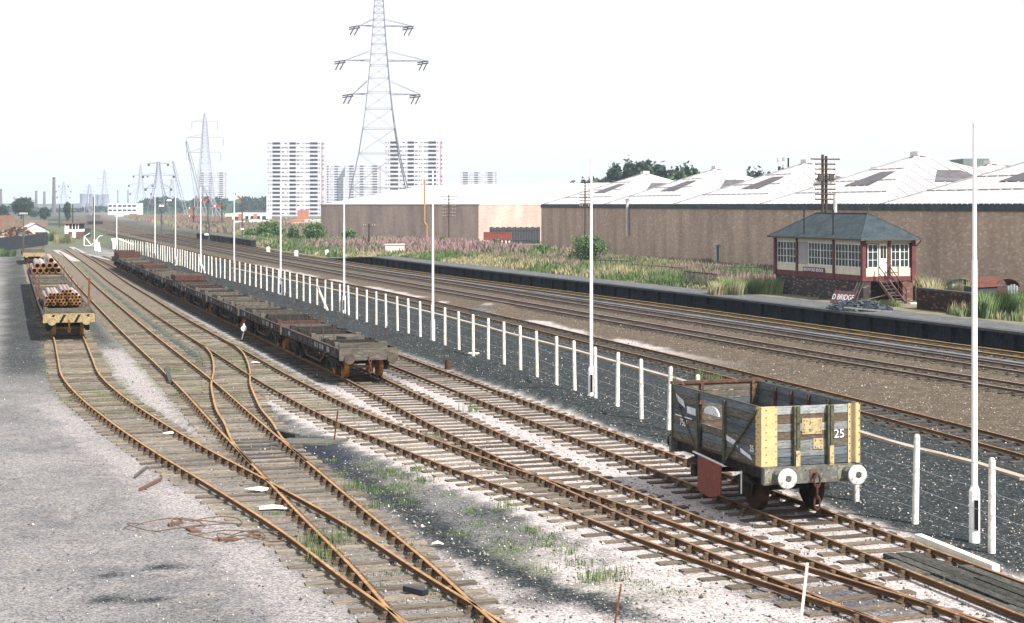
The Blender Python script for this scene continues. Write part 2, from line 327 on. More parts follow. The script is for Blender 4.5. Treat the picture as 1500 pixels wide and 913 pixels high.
def ground_mat(simple=None):
    m, nt, b = _new('gravel_ground'); N = nt.nodes; L = nt.links
    b.inputs['Roughness'].default_value = 1.0; b.inputs['Specular IOR Level'].default_value = 0.03
    tc = N.new('ShaderNodeTexCoord'); co = tc.outputs['Object']
    def noise(sc, det=5, r=0.6):
        n = N.new('ShaderNodeTexNoise'); n.inputs['Scale'].default_value = sc; n.inputs['Detail'].default_value = det; n.inputs['Roughness'].default_value = r; L.new(co, n.inputs['Vector']); return n.outputs['Fac']
    def rng(v, a, b_, c=0.0, d=1.0):
        n = N.new('ShaderNodeMapRange'); n.inputs[1].default_value = a; n.inputs[2].default_value = b_; n.inputs[3].default_value = c; n.inputs[4].default_value = d; L.new(v, n.inputs[0]); return n.outputs[0]
    def math_(op, a, b_):
        n = N.new('ShaderNodeMath'); n.operation = op
        for i, q in enumerate((a, b_)):
            if isinstance(q, (int, float)): n.inputs[i].default_value = q
            else: L.new(q, n.inputs[i])
        return n.outputs[0]
    def mix(f, a, b_):
        n = N.new('ShaderNodeMix'); n.data_type = 'RGBA'
        if isinstance(f, float): n.inputs[0].default_value = f
        else: L.new(f, n.inputs[0])
        for i, q in ((6, a), (7, b_)):
            if isinstance(q, tuple): n.inputs[i].default_value = (*q, 1)
            else: L.new(q, n.inputs[i])
        return n.outputs[2]
    vo = N.new('ShaderNodeTexVoronoi'); vo.inputs['Scale'].default_value = 26; L.new(co, vo.inputs['Vector'])
    cs = N.new('ShaderNodeSeparateColor'); L.new(vo.outputs['Color'], cs.inputs[0])
    vb = N.new('ShaderNodeTexVoronoi'); vb.inputs['Scale'].default_value = 17; L.new(co, vb.inputs['Vector'])
    cb = N.new('ShaderNodeSeparateColor'); L.new(vb.outputs['Color'], cb.inputs[0])
    big = noise(0.18, 6, 0.6); mid = noise(1.3, 6, 0.7); fine = noise(9, 3, 0.6)
    def zone(nm):
        a = N.new('ShaderNodeAttribute'); a.attribute_name = nm; s = N.new('ShaderNodeSeparateXYZ'); L.new(a.outputs['Vector'], s.inputs[0]); return s.outputs
    z1, z2 = zone('zone'), zone('zone2')
    wob = math_('ADD', math_('MULTIPLY', math_('SUBTRACT', mid, 0.5), 1.1), math_('MULTIPLY', math_('SUBTRACT', cs.outputs[1], 0.5), 0.5))
    def soft(v): return rng(math_('ADD', v, math_('MULTIPLY', wob, math_('MULTIPLY', math_('ADD', v, 0.08), math_('SUBTRACT', 1.7, v)))), 0.12, 0.88)
    grey = mix(rng(big, 0.35, 0.65), (0.185,0.178,0.180), (0.115,0.115,0.122)); grey = mix(rng(mid, 0.45, 0.72), grey, (0.215,0.198,0.190)); grey = mix(rng(noise(0.55,7,0.7), 0.60, 0.72, 0.0, 0.7), grey, (0.075,0.08,0.088))
    pale = mix(rng(mid, 0.35, 0.7), (0.395,0.358,0.352), (0.275,0.248,0.248)); 
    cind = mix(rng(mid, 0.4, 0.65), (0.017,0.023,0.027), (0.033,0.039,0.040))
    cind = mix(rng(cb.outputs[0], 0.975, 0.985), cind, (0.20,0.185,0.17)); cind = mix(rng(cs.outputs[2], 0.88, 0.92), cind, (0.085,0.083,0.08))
    brow = mix(rng(mid, 0.35, 0.65), (0.062,0.049,0.037), (0.108,0.086,0.064)); brow = mix(rng(cb.outputs[1], 0.96, 0.97), brow, (0.26,0.23,0.19))
    gren = mix(rng(fine, 0.35, 0.65), (0.075,0.105,0.05), (0.15,0.15,0.10))
    c = mix(soft(z1[0]), grey, pale); c = mix(soft(z1[2]), c, brow); c = mix(soft(z1[1]), c, cind)
    c = mix(math_('MULTIPLY', soft(z2[0]), 0.8), c, gren); c = mix(math_('MULTIPLY', soft(z2[1]), 0.8), c, (0.02,0.025,0.04))
    st = rng(cs.outputs[0], 0.0, 1.0, 0.52, 1.48)
    hs = N.new('ShaderNodeHueSaturation'); L.new(st, hs.inputs['Value']); L.new(c, hs.inputs['Color']); hs.inputs['Saturation'].default_value = 1.0
    L.new(hs.outputs[0], b.inputs['Base Color'])
    bp = N.new('ShaderNodeBump'); bp.inputs['Strength'].default_value = 0.35; bp.inputs['Distance'].default_value = 0.03; bp.invert = True
    L.new(vo.outputs['Distance'], bp.inputs['Height']); L.new(bp.outputs[0], b.inputs['Normal'])
    return m
build_ground()

# ================================================================= TRACKS
SLV = []
for v in range(5):
    b = MB(); r = random.Random(v); e = [r.uniform(-0.04,0.04) for _ in range(8)]
    xs = [-1.3+e[0], -0.6, 0.1, 0.7, 1.3+e[1]]; pts = []; 
    for i, x in enumerate(xs):
        dy = r.uniform(-0.015, 0.015); dz = r.uniform(-0.012, 0.01)
        pts += [(x, -0.127+dy, -0.1), (x, -0.124+dy, 0.03+dz), (x, 0.124+dy, 0.03+dz), (x, 0.127+dy, -0.1)]
    fs = [(0,1,2,3), (16,19,18,17)]
    for i in range(4):
        q = 4*i
        for j in range(3): fs.append((q+j, q+4+j, q+5+j, q+1+j))
    b.add(pts, fs); o = b.build('tmp', PALE_WOOD); SLV.append(o.data); bpy.data.objects.remove(o)
SLD = []
for me in SLV:
    d = me.copy(); d.materials.clear(); d.materials.append(DARK_WOOD); SLD.append(d)
LIGHT_WOOD = mat('sleeper_sandy', (0.19,0.16,0.125), (0.085,0.07,0.056), 5, 0.9, bump=0.5, stretch=(0.6,5,5), rnd=0.4, c3=(0.25,0.22,0.18))
SLL = []
for me in SLV:
    d = me.copy(); d.materials.clear(); d.materials.append(LIGHT_WOOD); SLL.append(d)
def chair_mesh():
    b = MB(); b.box(-0.19,0.19,-0.09,0.09,0.03,0.065)
    for s in (-1,1):
        b.prism([(s*0.17,0.065),(s*0.045,0.065),(s*0.045,0.15),(s*0.09,0.145)], 'y', -0.055, 0.055)
    b.box(-0.12,-0.04,-0.04,0.04,0.07,0.15)
    o = b.build('tmp', IRON); me = o.data; bpy.data.objects.remove(o); return me
CHAIR = chair_mesh()
PROF = [(-0.035,0.065),(0.035,0.065),(0.035,0.085),(0.011,0.1),(0.011,0.125),(0.036,0.14),(0.036,0.163),(0.028,RAIL),(-0.028,RAIL),(-0.036,0.163),(-0.036,0.14),(-0.011,0.125),(-0.011,0.1),(-0.035,0.085)]
def sample(k, z0, z1):
    Z = z0; out = []
    while Z < z1: out.append(Z); Z += 0.7 if Z < 110 else (3 if Z < 300 else 15)
    return out + [z1]
def rail_obj(k, side, z0, z1, mats, parent, org, flare=(0,0)):
    zs = np.array(sample(k, z0, z1)); xs = TR[k](zs); dx = TR[k](zs+0.3)-TR[k](zs-0.3); dz = 0.6
    L = np.sqrt(dx**2+dz**2); tx, tz = dx/L, dz/L
    cx = xs + side*0.753*tz; cz = zs - side*0.753*tx
    n = len(PROF); V = []
    for i in range(len(zs)):
        for a, h in PROF: V.append((cx[i]+a*tz[i]-org[0], cz[i]-a*tx[i]-org[1], h))
    b = MB(); b.v = V
    for i in range(len(zs)-1):
        for j in range(n):
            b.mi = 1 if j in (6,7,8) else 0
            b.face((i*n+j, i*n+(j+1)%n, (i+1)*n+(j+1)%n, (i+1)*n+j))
    b.mi = 0; b.face(tuple(range(n))); b.face(tuple((len(zs)-1)*n+j for j in reversed(range(n))))
    return b.build('rail', mats, parent)
def sleepers(k, z0, z1, parent, org, pool, ext=None, drop=0.0, maxn=100, chairs_to=62, spacing=0.762, skip=None, zfar=None, startn=0):
    Z = z0; i = startn; stuff = MB(); smat = pool[0].materials[0]
    while Z < z1:
        x = float(TR[k](Z)); h = heading(k, Z); sc = 1.0; off = 0.0; ok = True
        if ext:
            e = ext(Z, x)
            if e is False: ok = False
            elif e: a, b_ = e; sc = (b_-a)/2.6; off = (a+b_)/2
        if ok:
            jit = random.uniform(-0.05,0.05); ang = h + random.uniform(-0.02,0.02)
            cx = x + off*math.cos(h) + jit*math.cos(h); cy = Z + off*math.sin(h)
            if i < maxn:
                s = link('sleeper', random.choice(pool), parent); s.location = (cx-org[0], cy-org[1], -drop+random.uniform(-.008,.008)); s.rotation_euler = (0,0,ang); s.scale = (sc, random.uniform(0.94,1.08), 1)
                if Z < chairs_to:
                    for sd in (-1,1):
                        c = link('rail_chair', CHAIR, s); c.location = ((sd*0.753-off-jit)/sc, 0, 0); c.scale = (1/sc,1,1)
                i += 1
            else:
                c_, s_ = math.cos(ang), math.sin(ang)
                pts = []
                for xx in (-1.3*sc, 1.3*sc):
                    for yy, zz in ((-.125,-.1),(-.125,.03-drop),(.125,.03-drop),(.125,-.1)):
                        pts.append((cx-org[0]+xx*c_-yy*s_, cy-org[1]+xx*s_+yy*c_, zz))
                stuff.add(pts, [(0,1,2,3),(7,6,5,4),(0,4,5,1),(1,5,6,2),(2,6,7,3)])
        Z += spacing*math.cos(h)*(1 if Z < 300 else 1.0)
    if stuff.v:
        o = stuff.build('sleepers', smat, parent); o['kind'] = 'stuff'
    return i
def track(k, z0, z1, label, rails, pool, sz=None, **kw):
    org = (float(TR[k](z0)), z0)
    t = thing('railway_track', (org[0], org[1], 0), label, 'railway track', group='railway tracks')
    for sd in (-1, 1): rail_obj(k, sd, z0, z1, rails, t, org)
    if sz is None: sz = (z0, z1)
    sleepers(k, sz[0], sz[1], t, org, pool, **kw)
    return t, org
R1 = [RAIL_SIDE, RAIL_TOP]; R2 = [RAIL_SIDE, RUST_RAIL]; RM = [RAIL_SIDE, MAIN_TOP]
T3f, T4f, T2f, T1f, Xf = TR['T3'], TR['T4'], TR['T2'], TR['T1'], TR['X']
track('T5', 23, 228, 'rusty siding that carries the lone wooden wagon, beside the white fence', R2, SLV, ext=lambda Z, x: False if Z < 31.6 else None, maxn=100)
def e4(Z, x):     # joined timbers where sidings three and four run together
    a = (float(T3f(Z)) - x)*0.93
    if Z < 36.5: return (min(a,0)-1.3, max(a,0)+1.3)
    return None
track('T4', 22, 225, 'siding under the long row of empty flat wagons', R2, SLV, ext=e4)
track('T3', 22, 262, 'siding left of the flat wagon row, joining it at the bottom', R2, SLL,
      ext=lambda Z, x: (False if Z < 36.5 else ((( float(Xf(Z))-x)*0.95-1.2, 1.3) if 63.5 < Z < 86 else None)))
def e2(Z, x):
    if 46 < Z < 63.5: return (-1.3, (float(Xf(Z))-x)*0.95+1.2)
    if Z < 42: a = (float(T1f(Z))-x)*0.93; return (min(a,0)-1.3, 1.3)
    return None
track('T2', 22, 245, 'rusty siding between the pipe wagons and the flat wagons', R1, SLL, ext=e2, drop=0.0)
track('T1', 22, 215, 'leftmost rusty siding leading up to the pipe wagons', R1, SLL, ext=lambda Z, x: False if Z < 42 else None)
track('X', 44.5, 87, 'curved rusty crossover rails linking two sidings', R1, SLL, sz=(50,50))
track('M1', 36, 920, 'running line nearest to the white fence', R2, SLD, chairs_to=40, sz=(40, 400))
track('M2', 52, 920, 'main line track on brown ballast nearest the ash heap', RM, SLD, chairs_to=30, sz=(54, 400))
track('M3', 58, 920, 'main line track second from the platform', RM, SLD, chairs_to=30, sz=(60, 400))
track('M4', 66, 920, 'main line track hard against the dark platform wall', [RAIL_SIDE, YEL_TOP], SLD, chairs_to=30, sz=(68, 400))

# concrete cable trough beside the near running line and the pale one between main tracks
def ribbon(name, pts, w, h, mt, label, cat):
    o = pts[0]; t = thing(name, (o[0], o[1], 0), label, cat)
    for i in range(0, len(pts)-1):
        b = MB(); b.bar((pts[i][0]-o[0], pts[i][1]-o[1], h/2), (pts[i+1][0]-o[0], pts[i+1][1]-o[1], h/2), w, h); 
    b = MB()
    for i in range(len(pts)-1):
        p, q = Vector((pts[i][0]-o[0], pts[i][1]-o[1], h/2)), Vector((pts[i+1][0]-o[0], pts[i+1][1]-o[1], h/2)); n = max(1, int((q-p).length/1.0))
        for j in range(n):
            a_ = p.lerp(q, j/n); b_ = p.lerp(q, (j+0.97)/n); b.bar(a_, b_, w*random.uniform(.96,1.04), h)
    b.build('lid', mt, t)
TR_PTS = [at(px, py, 0.05) for px, py in [(1500,701),(1425,678),(1331,655),(1250,631),(1120,595),(995,557),(913,534),(843,514),(750,490),(650,463),(540,436),(440,414),(340,393)]]
ribbon('cable_trough', TR_PTS, 0.24, 0.1, mat('trough_lid', (0.30,0.25,0.20), (0.40,0.35,0.29), 0.6), 'pale cable trough running over the dark cinders behind the white posts', 'cable trough')
zz = np.array([64,75,90,110,130,150,175,205,240]); ribbon('cable_trough', [Vector((float((TR['M3'](z)+TR['M4'](z))/2)+0.05, z, 0)) for z in zz], 0.4, 0.1, mat('trough_grey', (0.10,0.115,0.135), (0.15,0.16,0.175), 0.6, .98, spec=.05), 'blue-grey cable trough between the two tracks nearest the platform', 'cable trough')

# timber boards of a foot crossing in the wagon's siding, bottom right
BOARDM = mat('crossing_board', (0.026,0.028,0.026), (0.075,0.073,0.065), 4, 0.9, stretch=(6,1,1), bump=0.6, rnd=0.45, c3=(0.12,0.115,0.10))
t = thing('timber_crossing', (9.4,28.5,0), 'weathered timber boards laid between the rails at the bottom right corner', 'board crossing', rz=heading('T5', 29))
def t5loc(u, v):   # u along the track from the crossing centre, v across
    return (v, u)
for row, v in enumerate((-0.52,-0.26,0.02,0.30,0.56)):
    u = -5.0
    while u < 4.6:
        l = random.uniform(2.3,3.0); e = min(u+l, 4.9 - (0.8 if row == 4 else 0) - (0.5 if row == 0 else 0))
        if e - u > 0.6:
            b = MB(); z = RAIL - 0.04 + random.uniform(-0.035,0.015); b.box(v-0.122, v+0.112, u, e-0.03, z-0.1, z); o = b.build('plank', BOARDM, t); o.rotation_euler = (0,0,random.uniform(-.004,.004))
        u = e + 0.02
        if e >= 4.0: break
cx = float(TR['T5'](28.5)); t.location = (cx, 28.5, 0)
for row in range(5):
    pass
b = MB(); b.bar(at(1345,787,0.16), at(1459,833,0.16), 0.17, 0.14); o = b.build('plank', mat('bleached_board', (0.75,0.70,0.6), (0.62,0.57,0.48), 3)); tag(o, 'long bleached plank lying against the outer rail near the boards', 'plank')
# ================================================================= FENCE POSTS AND LAMP POSTS
def post_mesh():
    b = MB(); c = 0.02
    def ring(w, z): return [(-w+c,-w,z),(w-c,-w,z),(w,-w+c,z),(w,w-c,z),(w-c,w,z),(-w+c,w,z),(-w,w-c,z),(-w,-w+c,z)]
    pts = ring(0.064,-0.1)+ring(0.057,1.93)+ring(0.040,1.99); fs = []
    for k in (0,8): fs += [(k+i,k+(i+1)%8,k+8+(i+1)%8,k+8+i) for i in range(8)]
    fs.append(tuple(range(16,24))); b.add(pts, fs); return b
zs_post = [33.7, 36.8, 39.6]; Z = 39.6
while Z < 252:
    Z += 2.65*0.953; zs_post.append(Z)
pm = None; POSTS = []
for i, Z in enumerate(zs_post):
    x = float(fence_x(Z)); hd = math.atan2(-float(fence_x(Z+.5)-fence_x(Z-.5)), 1)
    if pm is None: o = post_mesh().build('fence_post', CONC); pm = o
    else: o = pm.copy(); COL.objects.link(o)
    o.location = (x + random.uniform(-.03,.03), Z, random.uniform(-.04,.03)); o.rotation_euler = (random.uniform(-.022,.022), random.uniform(-.026,.026), hd + random.uniform(-.1,.1))
    tag(o, f'white concrete fence post, {ordn(i)} from the right-hand end of the row', 'fence post', 'white fence posts beside the yard'); POSTS.append(o)
tw = thing('fence_wires', (float(fence_x(30)), 30, 0), 'thin slack wires strung along the white fence posts', 'fence wire')
for hz_ in (.35,.8,1.25,1.75):
    b = MB(); pz_ = [Vector((float(fence_x(z))-tw.location.x, z-30, hz_ + .03*math.sin(z*2.4))) for z in np.arange(29, 205, 1.3)]
    for p_, q_ in zip(pz_[:-1], pz_[1:]): b.bar(p_, q_, .009)
    b.build('wire', STEELGREY, tw)
for j, (px, by) in enumerate(((481,457),(301,401))):
    p = at(px, by); o = MB().bar((0,0,0),(-0.75,0.15,1.7),0.11).build('fence_strut', CONC); o.location = p
    tag(o, ('slanting' if j == 0 else 'farther slanting') + ' white concrete strut propping a fence post behind the flat wagons', 'fence strut')
LAMPS = [(1427.5,795,180),(866,585,None),(634,502,None),(504,460,None),(411,434,None),(343,414,None),(294,402,None),(257,391,None),(227,381,None),(171,368,None),(138,361,None)]
L0 = None
for i, (px, by, _) in enumerate(LAMPS):
    p = at(px, by)
    if L0 is None:
        L0 = thing('lamp_post', p, '', 'lamp post')
        b = MB(); b.tube((0,0,-.1),(0,0,1.10),0.115,0.115,14); b.tube((0,0,1.10),(0,0,1.22),0.115,0.068,14,cap=False); b.tube((0,0,1.22),(0,0,6.0),0.066,0.058,14,cap=False); b.tube((0,0,6.0),(0,0,8.9),0.05,0.04,12); b.build('shaft', WHITE, L0, smooth=False)
        b = MB(); b.box(-0.035,0.05,-0.128,-0.1,0.28,0.92); b.build('door', BLACK, L0)
        b = MB(); b.tube((0,0,8.88),(0,0,8.95),0.05,0.03,10); b.build('cap', WHITE, L0); o = L0
    else: o = dup(L0, p)
    o['label'] = f'tall plain white lamp post without a lamp head, {ordn(i)} from the right'
    o['group'] = 'white lamp posts along the fence'

# ================================================================= WAGON WORKS
def part_empty(name, parent, loc):
    o = bpy.data.objects.new(name, None); COL.objects.link(o); o.parent = parent; o.location = loc; o.empty_display_size = 0.1; return o
def wheel_mb(b, x, y, z, r, s):
    """disc wheel, flange on the inner side"""
    n = 28
    b.tube((x-s*0.065,y,z),(x+s*0.065,y,z), r, r-0.004, n); b.tube((x-s*0.105,y,z),(x-s*0.065,y,z), r+0.03, r+0.03, n)
    return b
def chain(b, p, n, s=1.0, r=0.018):
    x, y, z = p
    for i in range(n):
        w, h = 0.045*s, 0.10*s; zc = z - i*0.155*s*1.02; pts = []
        for k in range(13):
            a = 2*math.pi*k/12; u = w*math.cos(a); v = h*math.sin(a)
            pts.append((x+u, y, zc+v) if i % 2 == 0 else (x+u*0.45, y+u*0.9, zc+v))
        b.path(pts, r*s, 6)
    return b
def buffer_mb(y0, x, z, rhead, L=0.46, n=24):
    b = MB(); b.tube((x,y0,z),(x,y0-0.16,z),0.15,0.10,16); b.tube((x,y0-0.15,z),(x,y0-L+0.05,z),0.055,0.055,12); return b
PLANK_W = mat('plank_whitish', (0.37,0.38,0.39), (0.20,0.21,0.215), 3.5, 0.9, c3=(0.09,0.09,0.085), stretch=(1,1,8), bump=.4)
PLANK_W2 = mat('plank_faded', (0.25,0.26,0.265), (0.13,0.135,0.135), 3.5, 0.9, c3=(0.06,0.06,0.055), stretch=(1,1,8), bump=.4)
PLANK_B = mat('plank_brown', (0.125,0.085,0.06), (0.075,0.06,0.05), 2.5, 0.9, c3=(0.18,0.15,0.12), stretch=(1,1,8), bump=.3)
PLANK_S = mat('plank_slate', (0.055,0.068,0.08), (0.11,0.125,0.135), 2.2, 0.85, c3=(0.02,0.022,0.025), stretch=(1,0.7,9), bump=.3)
PLANK_T = mat('plank_tan', (0.125,0.108,0.088), (0.07,0.066,0.06), 2.4, 0.9, c3=(0.24,0.22,0.19), stretch=(1,0.7,9), bump=.3)
PLANK_G = mat('plank_bluegrey', (0.15,0.175,0.195), (0.09,0.105,0.12), 2.4, 0.9, c3=(0.06,0.065,0.07), stretch=(1,0.7,8), bump=.3)
PWHITE = mat('chalky_white', (0.66,0.68,0.70), (0.52,0.55,0.57), 5, 0.8, c3=(0.35,0.36,0.36))
GREENIRON = mat('mossy_iron', (0.06,0.065,0.045), (0.11,0.11,0.07), 6, 0.9, c3=(0.03,0.03,0.025))
YSPOT = mat('yellow_worn', (0.46,0.36,0.20), (0.30,0.24,0.14), 6, 0.8, c3=(0.10,0.09,0.07), hi=0.66)
HEADST = mat('headstock_grey', (0.085,0.09,0.082), (0.14,0.14,0.125), 4, 0.9, c3=(0.21,0.19,0.155))
UNDER = mat('underframe_black', (0.018,0.018,0.018), (0.045,0.038,0.032), 5, 0.85)
CHALK = mat('white_lettering', (0.78,0.78,0.76))

DULLR = mat('dull_brown_rust',(.11,.055,.038),(.065,.038,.03),4,.9,c3=(.16,.10,.07))
h5 = heading('T5', 37)
WO = (float(TR['T5'](36.72))+0.0, 36.72)
wg = thing('mineral_wagon', (WO[0], WO[1], RAIL), 'battered wooden open mineral wagon with yellow corner plates and number 25', 'wagon', rz=h5)
Wd, Ln, B0, TOPZ = 1.22, 5.03, 1.18, 2.50; ph = (TOPZ-B0)/7
b = MB(); b.box(-Wd+.05, Wd-.05, 0.05, Ln-.05, B0-.06, B0); b.build('floor', PLANK_B, wg)
def planks(kind, mats7, gaps=lambda r, a, b_: [(a, b_)]):
    for r in range(7):
        z0, z1 = B0 + r*ph + .006, B0 + (r+1)*ph - .006
        segs = []
        if kind in ('L','R'):
            x0, x1 = (-Wd, -Wd+.06) if kind == 'L' else (Wd-.06, Wd)
            for a, e in gaps(r, 0.07, Ln-.07):
                b = MB(); dz = random.uniform(-.006,.006); b.box(x0 + random.uniform(-.004,.004), x1, a, e, z0+dz, z1+dz); b.build('side_plank', mats7[r], wg)
        else:
            y0, y1 = (0, .065) if kind == 'F' else (Ln-.065, Ln)
            segs_ = ((-Wd,-.385),(-.375,.455),(.465,Wd)) if kind == 'F' else ((-Wd,Wd),)
            mm = mats7[r] if isinstance(mats7[r], tuple) else (mats7[r],)*3
            for (xa_, xb_), m_ in zip(segs_, mm):
                b = MB(); dz = random.uniform(-.006,.006); b.box(xa_, xb_, y0+random.uniform(-.005,.005), y1, z0+dz, z1+dz); b.build('end_plank', m_, wg)
def leftgaps(r, a, e):
    d0, d1 = 1.86, 3.32
    if r in (3,4,5): return [(a, d0-.03), (d1+.03, e)]
    if r in (0,1,2): return [(a, d0-.03), (d0, d1), (d1+.03, e)]
    return [(a, e)]
planks('L', [PLANK_T, PLANK_G, PLANK_T, PLANK_S, PLANK_S, PLANK_T, PLANK_G], leftgaps)
planks('R', [PLANK_S, PLANK_S, PLANK_T, PLANK_S, PLANK_G, PLANK_S, PLANK_G])
planks('F', [(PLANK_S,PLANK_S,PLANK_S),(PLANK_G,PLANK_W2,PLANK_G),(PLANK_W2,PLANK_W2,PLANK_T),(PLANK_B,PLANK_B,PLANK_T),(PLANK_W2,PLANK_W,PLANK_W2),(PLANK_B,PLANK_B,PLANK_B),(PLANK_W,PLANK_W,PLANK_W)])
planks('B', [PLANK_T, PLANK_B, PLANK_T, PLANK_T, PLANK_S, PLANK_T, PLANK_T])
b = MB(); b.box(-Wd-.02, Wd+.02, Ln-.11, Ln+.02, TOPZ, TOPZ+.07); tag(b.build('top_rail', DULLR, wg), 'rusty rail along the far end')
b = MB(); b.box(-Wd-.01,-Wd+.03,.1,Ln-.1,TOPZ-.004,TOPZ+.012); b.box(Wd-.03,Wd+.01,.1,Ln-.1,TOPZ-.004,TOPZ+.012); b.build('capping_strip', GREENIRON, wg)
# interior knees
for y in (1.25, 2.2, 3.1, 3.95):
    b = MB(); b.box(Wd-.13, Wd-.06, y-.03, y+.03, B0, TOPZ-.05); b.build('inner_knee', DULLR, wg)
for x in (-.95,-.42, 1.0):
    b = MB(); b.box(x-.045, x+.045, Ln-.13, Ln-.065, B0, TOPZ); b.build('inner_knee', DULLR, wg)
# corner plates with bolts
def bolts(lst, mt, nm='bolts', parent=wg, r=.016):
    b = MB()
    for (x,y,z,ax) in lst:
        if ax == 'y': b.tube((x,y+.005,z),(x,y-.014,z), r, r*.7, 6)
        else: b.tube((x+.005,y,z),(x-.014,y,z), r, r*.7, 6)
    return b.build(nm, mt, parent)
def corner(x0, x1, sideL):
    b = MB(); b.box(x0, x1, -.022, -.004, B0+.0, TOPZ+.015)
    if sideL: b.box(-Wd-.022, -Wd-.004, -.022, .24, B0, TOPZ+.0)
    else: b.box(Wd+.004, Wd+.022, -.022, .3, B0, TOPZ+.015)
    o = b.build('corner_plate', YELLOW, wg)
    L = []
    for k in range(8):
        z = B0+.1+k*.165
        L += [(x0+.13 if sideL else x0+.04, -.022, z, 'y'), (x1-.03, -.022, z+.07, 'y')]
        if sideL: L.append((-Wd-.022, .1, z, 'x')); L.append((-Wd-.022, .2, z+.06, 'x'))
    bolts(L, RUST, 'bolts', o)
corner(-Wd-.022, -.84, True); corner(.93, Wd+.022, False)
for x, yl in ((-.38, 1.52), (.46, 1.6)):
    b = MB(); b.box(x-.075, x+.075, -.10, -.004, .80, TOPZ+.0); b.box(x-.02,x+.02,-.125,-.1,.80,TOPZ); o = b.build('end_stanchion', GREENIRON, wg)
    b = MB(); b.box(x-.05, x+.06, -.129, -.127, .80, yl); b.build('yellow_patch', YSPOT, o)
    bolts([(x-.045+.09*(k%2), -.105, .95+k*.17, 'y') for k in range(9)], IRON, 'bolts', o)
for (x0,x1,z0,z1) in ((-.22,.28,1.86,2.22),(.06,.30,1.52,1.76)):
    b = MB(); b.box(x0,x1,-.016,-.006,z0,z1); o = b.build('repair_plate', YSPOT, wg)
    bolts([(x0+.05,-.016,z0+.05,'y'),(x1-.05,-.016,z0+.05,'y'),(x0+.05,-.016,z1-.05,'y'),(x1-.05,-.016,z1-.05,'y')], RUST, 'bolts', o)
text_mesh('25', .27, CHALK, wg, (.71,-.014,1.835), (math.pi/2,0,0), 'number')
text_mesh('25', .2, CHALK, wg, (-Wd-.010,.46,1.52), (math.pi/2,0,-math.pi/2), 'number')
text_mesh('7501', .24, CHALK, wg, (-Wd-.012,4.22,1.62), (math.pi/2,0,-math.pi/2), 'number', squeeze=1.0)
b = MB(); b.box(-Wd-.012,-Wd-.006,3.75,4.75,1.76,1.785); b.build('painted_line', CHALK, wg)
# painted white diagonal on the left side
def stripe(p, q, w):
    b = MB(); (y0,z0),(y1,z1) = p, q
    b.prism([(y0,z0),(y0-.02,z0-w),(y1,z1-w*.1),(y1+.1,z1+w*.9)], 'x', -Wd-.010, -Wd-.006); return b.build('white_stripe', PWHITE, wg)
stripe((4.72,2.30),(4.15,2.02),.16); stripe((4.05,2.06),(3.38,1.90),.17); stripe((1.80,1.66),(1.15,1.46),.13); stripe((1.05,1.46),(.45,1.27),.10)
b = MB(); pts = [(3.05+(-.42)+.42*math.cos(a*math.pi/8), 2.02+.20*math.sin(a*math.pi/8)) for a in range(9)]; b.prism(pts, 'x', -Wd-.012, -Wd+.03); b.build('door_head_board', PWHITE, wg)
# side ironwork
def strap(p, q, w=.05, m=GREENIRON, nm='diagonal_strap'):
    b = MB(); b.bar((-Wd-.045,p[0],p[1]),(-Wd-.045,q[0],q[1]), w, w*.7, up=(1,0,0)); return b.build(nm, m, wg)
for y in (1.84, 3.34): 
    b = MB(); b.box(-Wd-.07,-Wd-.004,y-.045,y+.045,1.0,TOPZ-.04); b.build('door_post', GREENIRON, wg)
b = MB(); b.box(-Wd-.05,-Wd-.004,3.16,3.24,1.2,2.2); b.build('door_post', UNDER, wg)
strap((.16,2.42),(1.78,1.06)); strap((4.86,2.38),(3.42,1.08), .04)
b = MB(); b.box(-Wd-.03,-Wd,4.9,4.97,1.2,2.47); b.build('corner_iron', GREENIRON, wg)
# underframe
b = MB()
for s in (-1,1): b.box(s*.98-.06, s*.98+.06, 0, Ln, .86, B0-.06)
b.box(-.9,.9,1.6,1.7,.9,1.1); b.box(-.9,.9,3.3,3.4,.9,1.1); b.build('underframe', UNDER, wg)
for y0, y1, m in ((-.13, 0, HEADST), (Ln, Ln+.13, HEADST)):
    b = MB(); b.box(-Wd+.0, Wd-.0, y0, y1, .79, B0-.01); o = b.build('headstock', m, wg)
    if y0 < 0:
        b = MB(); b.box(-Wd+.02,-Wd+.42,-.14,-.13,.83,B0-.04); b.box(.6,1.18,-.14,-.13,.85,B0-.04); b.build('painted_end', mat('headstock_chipped',(.24,.25,.22),(.15,.15,.12),6,.9,c3=(.36,.3,.18)), o)
        bolts([(x,-.135,z,'y') for x in (-1.1,-.85,-.6,-.2,.2,.62,.95,1.15) for z in (.88,1.08)], IRON, 'bolts', o, .02)
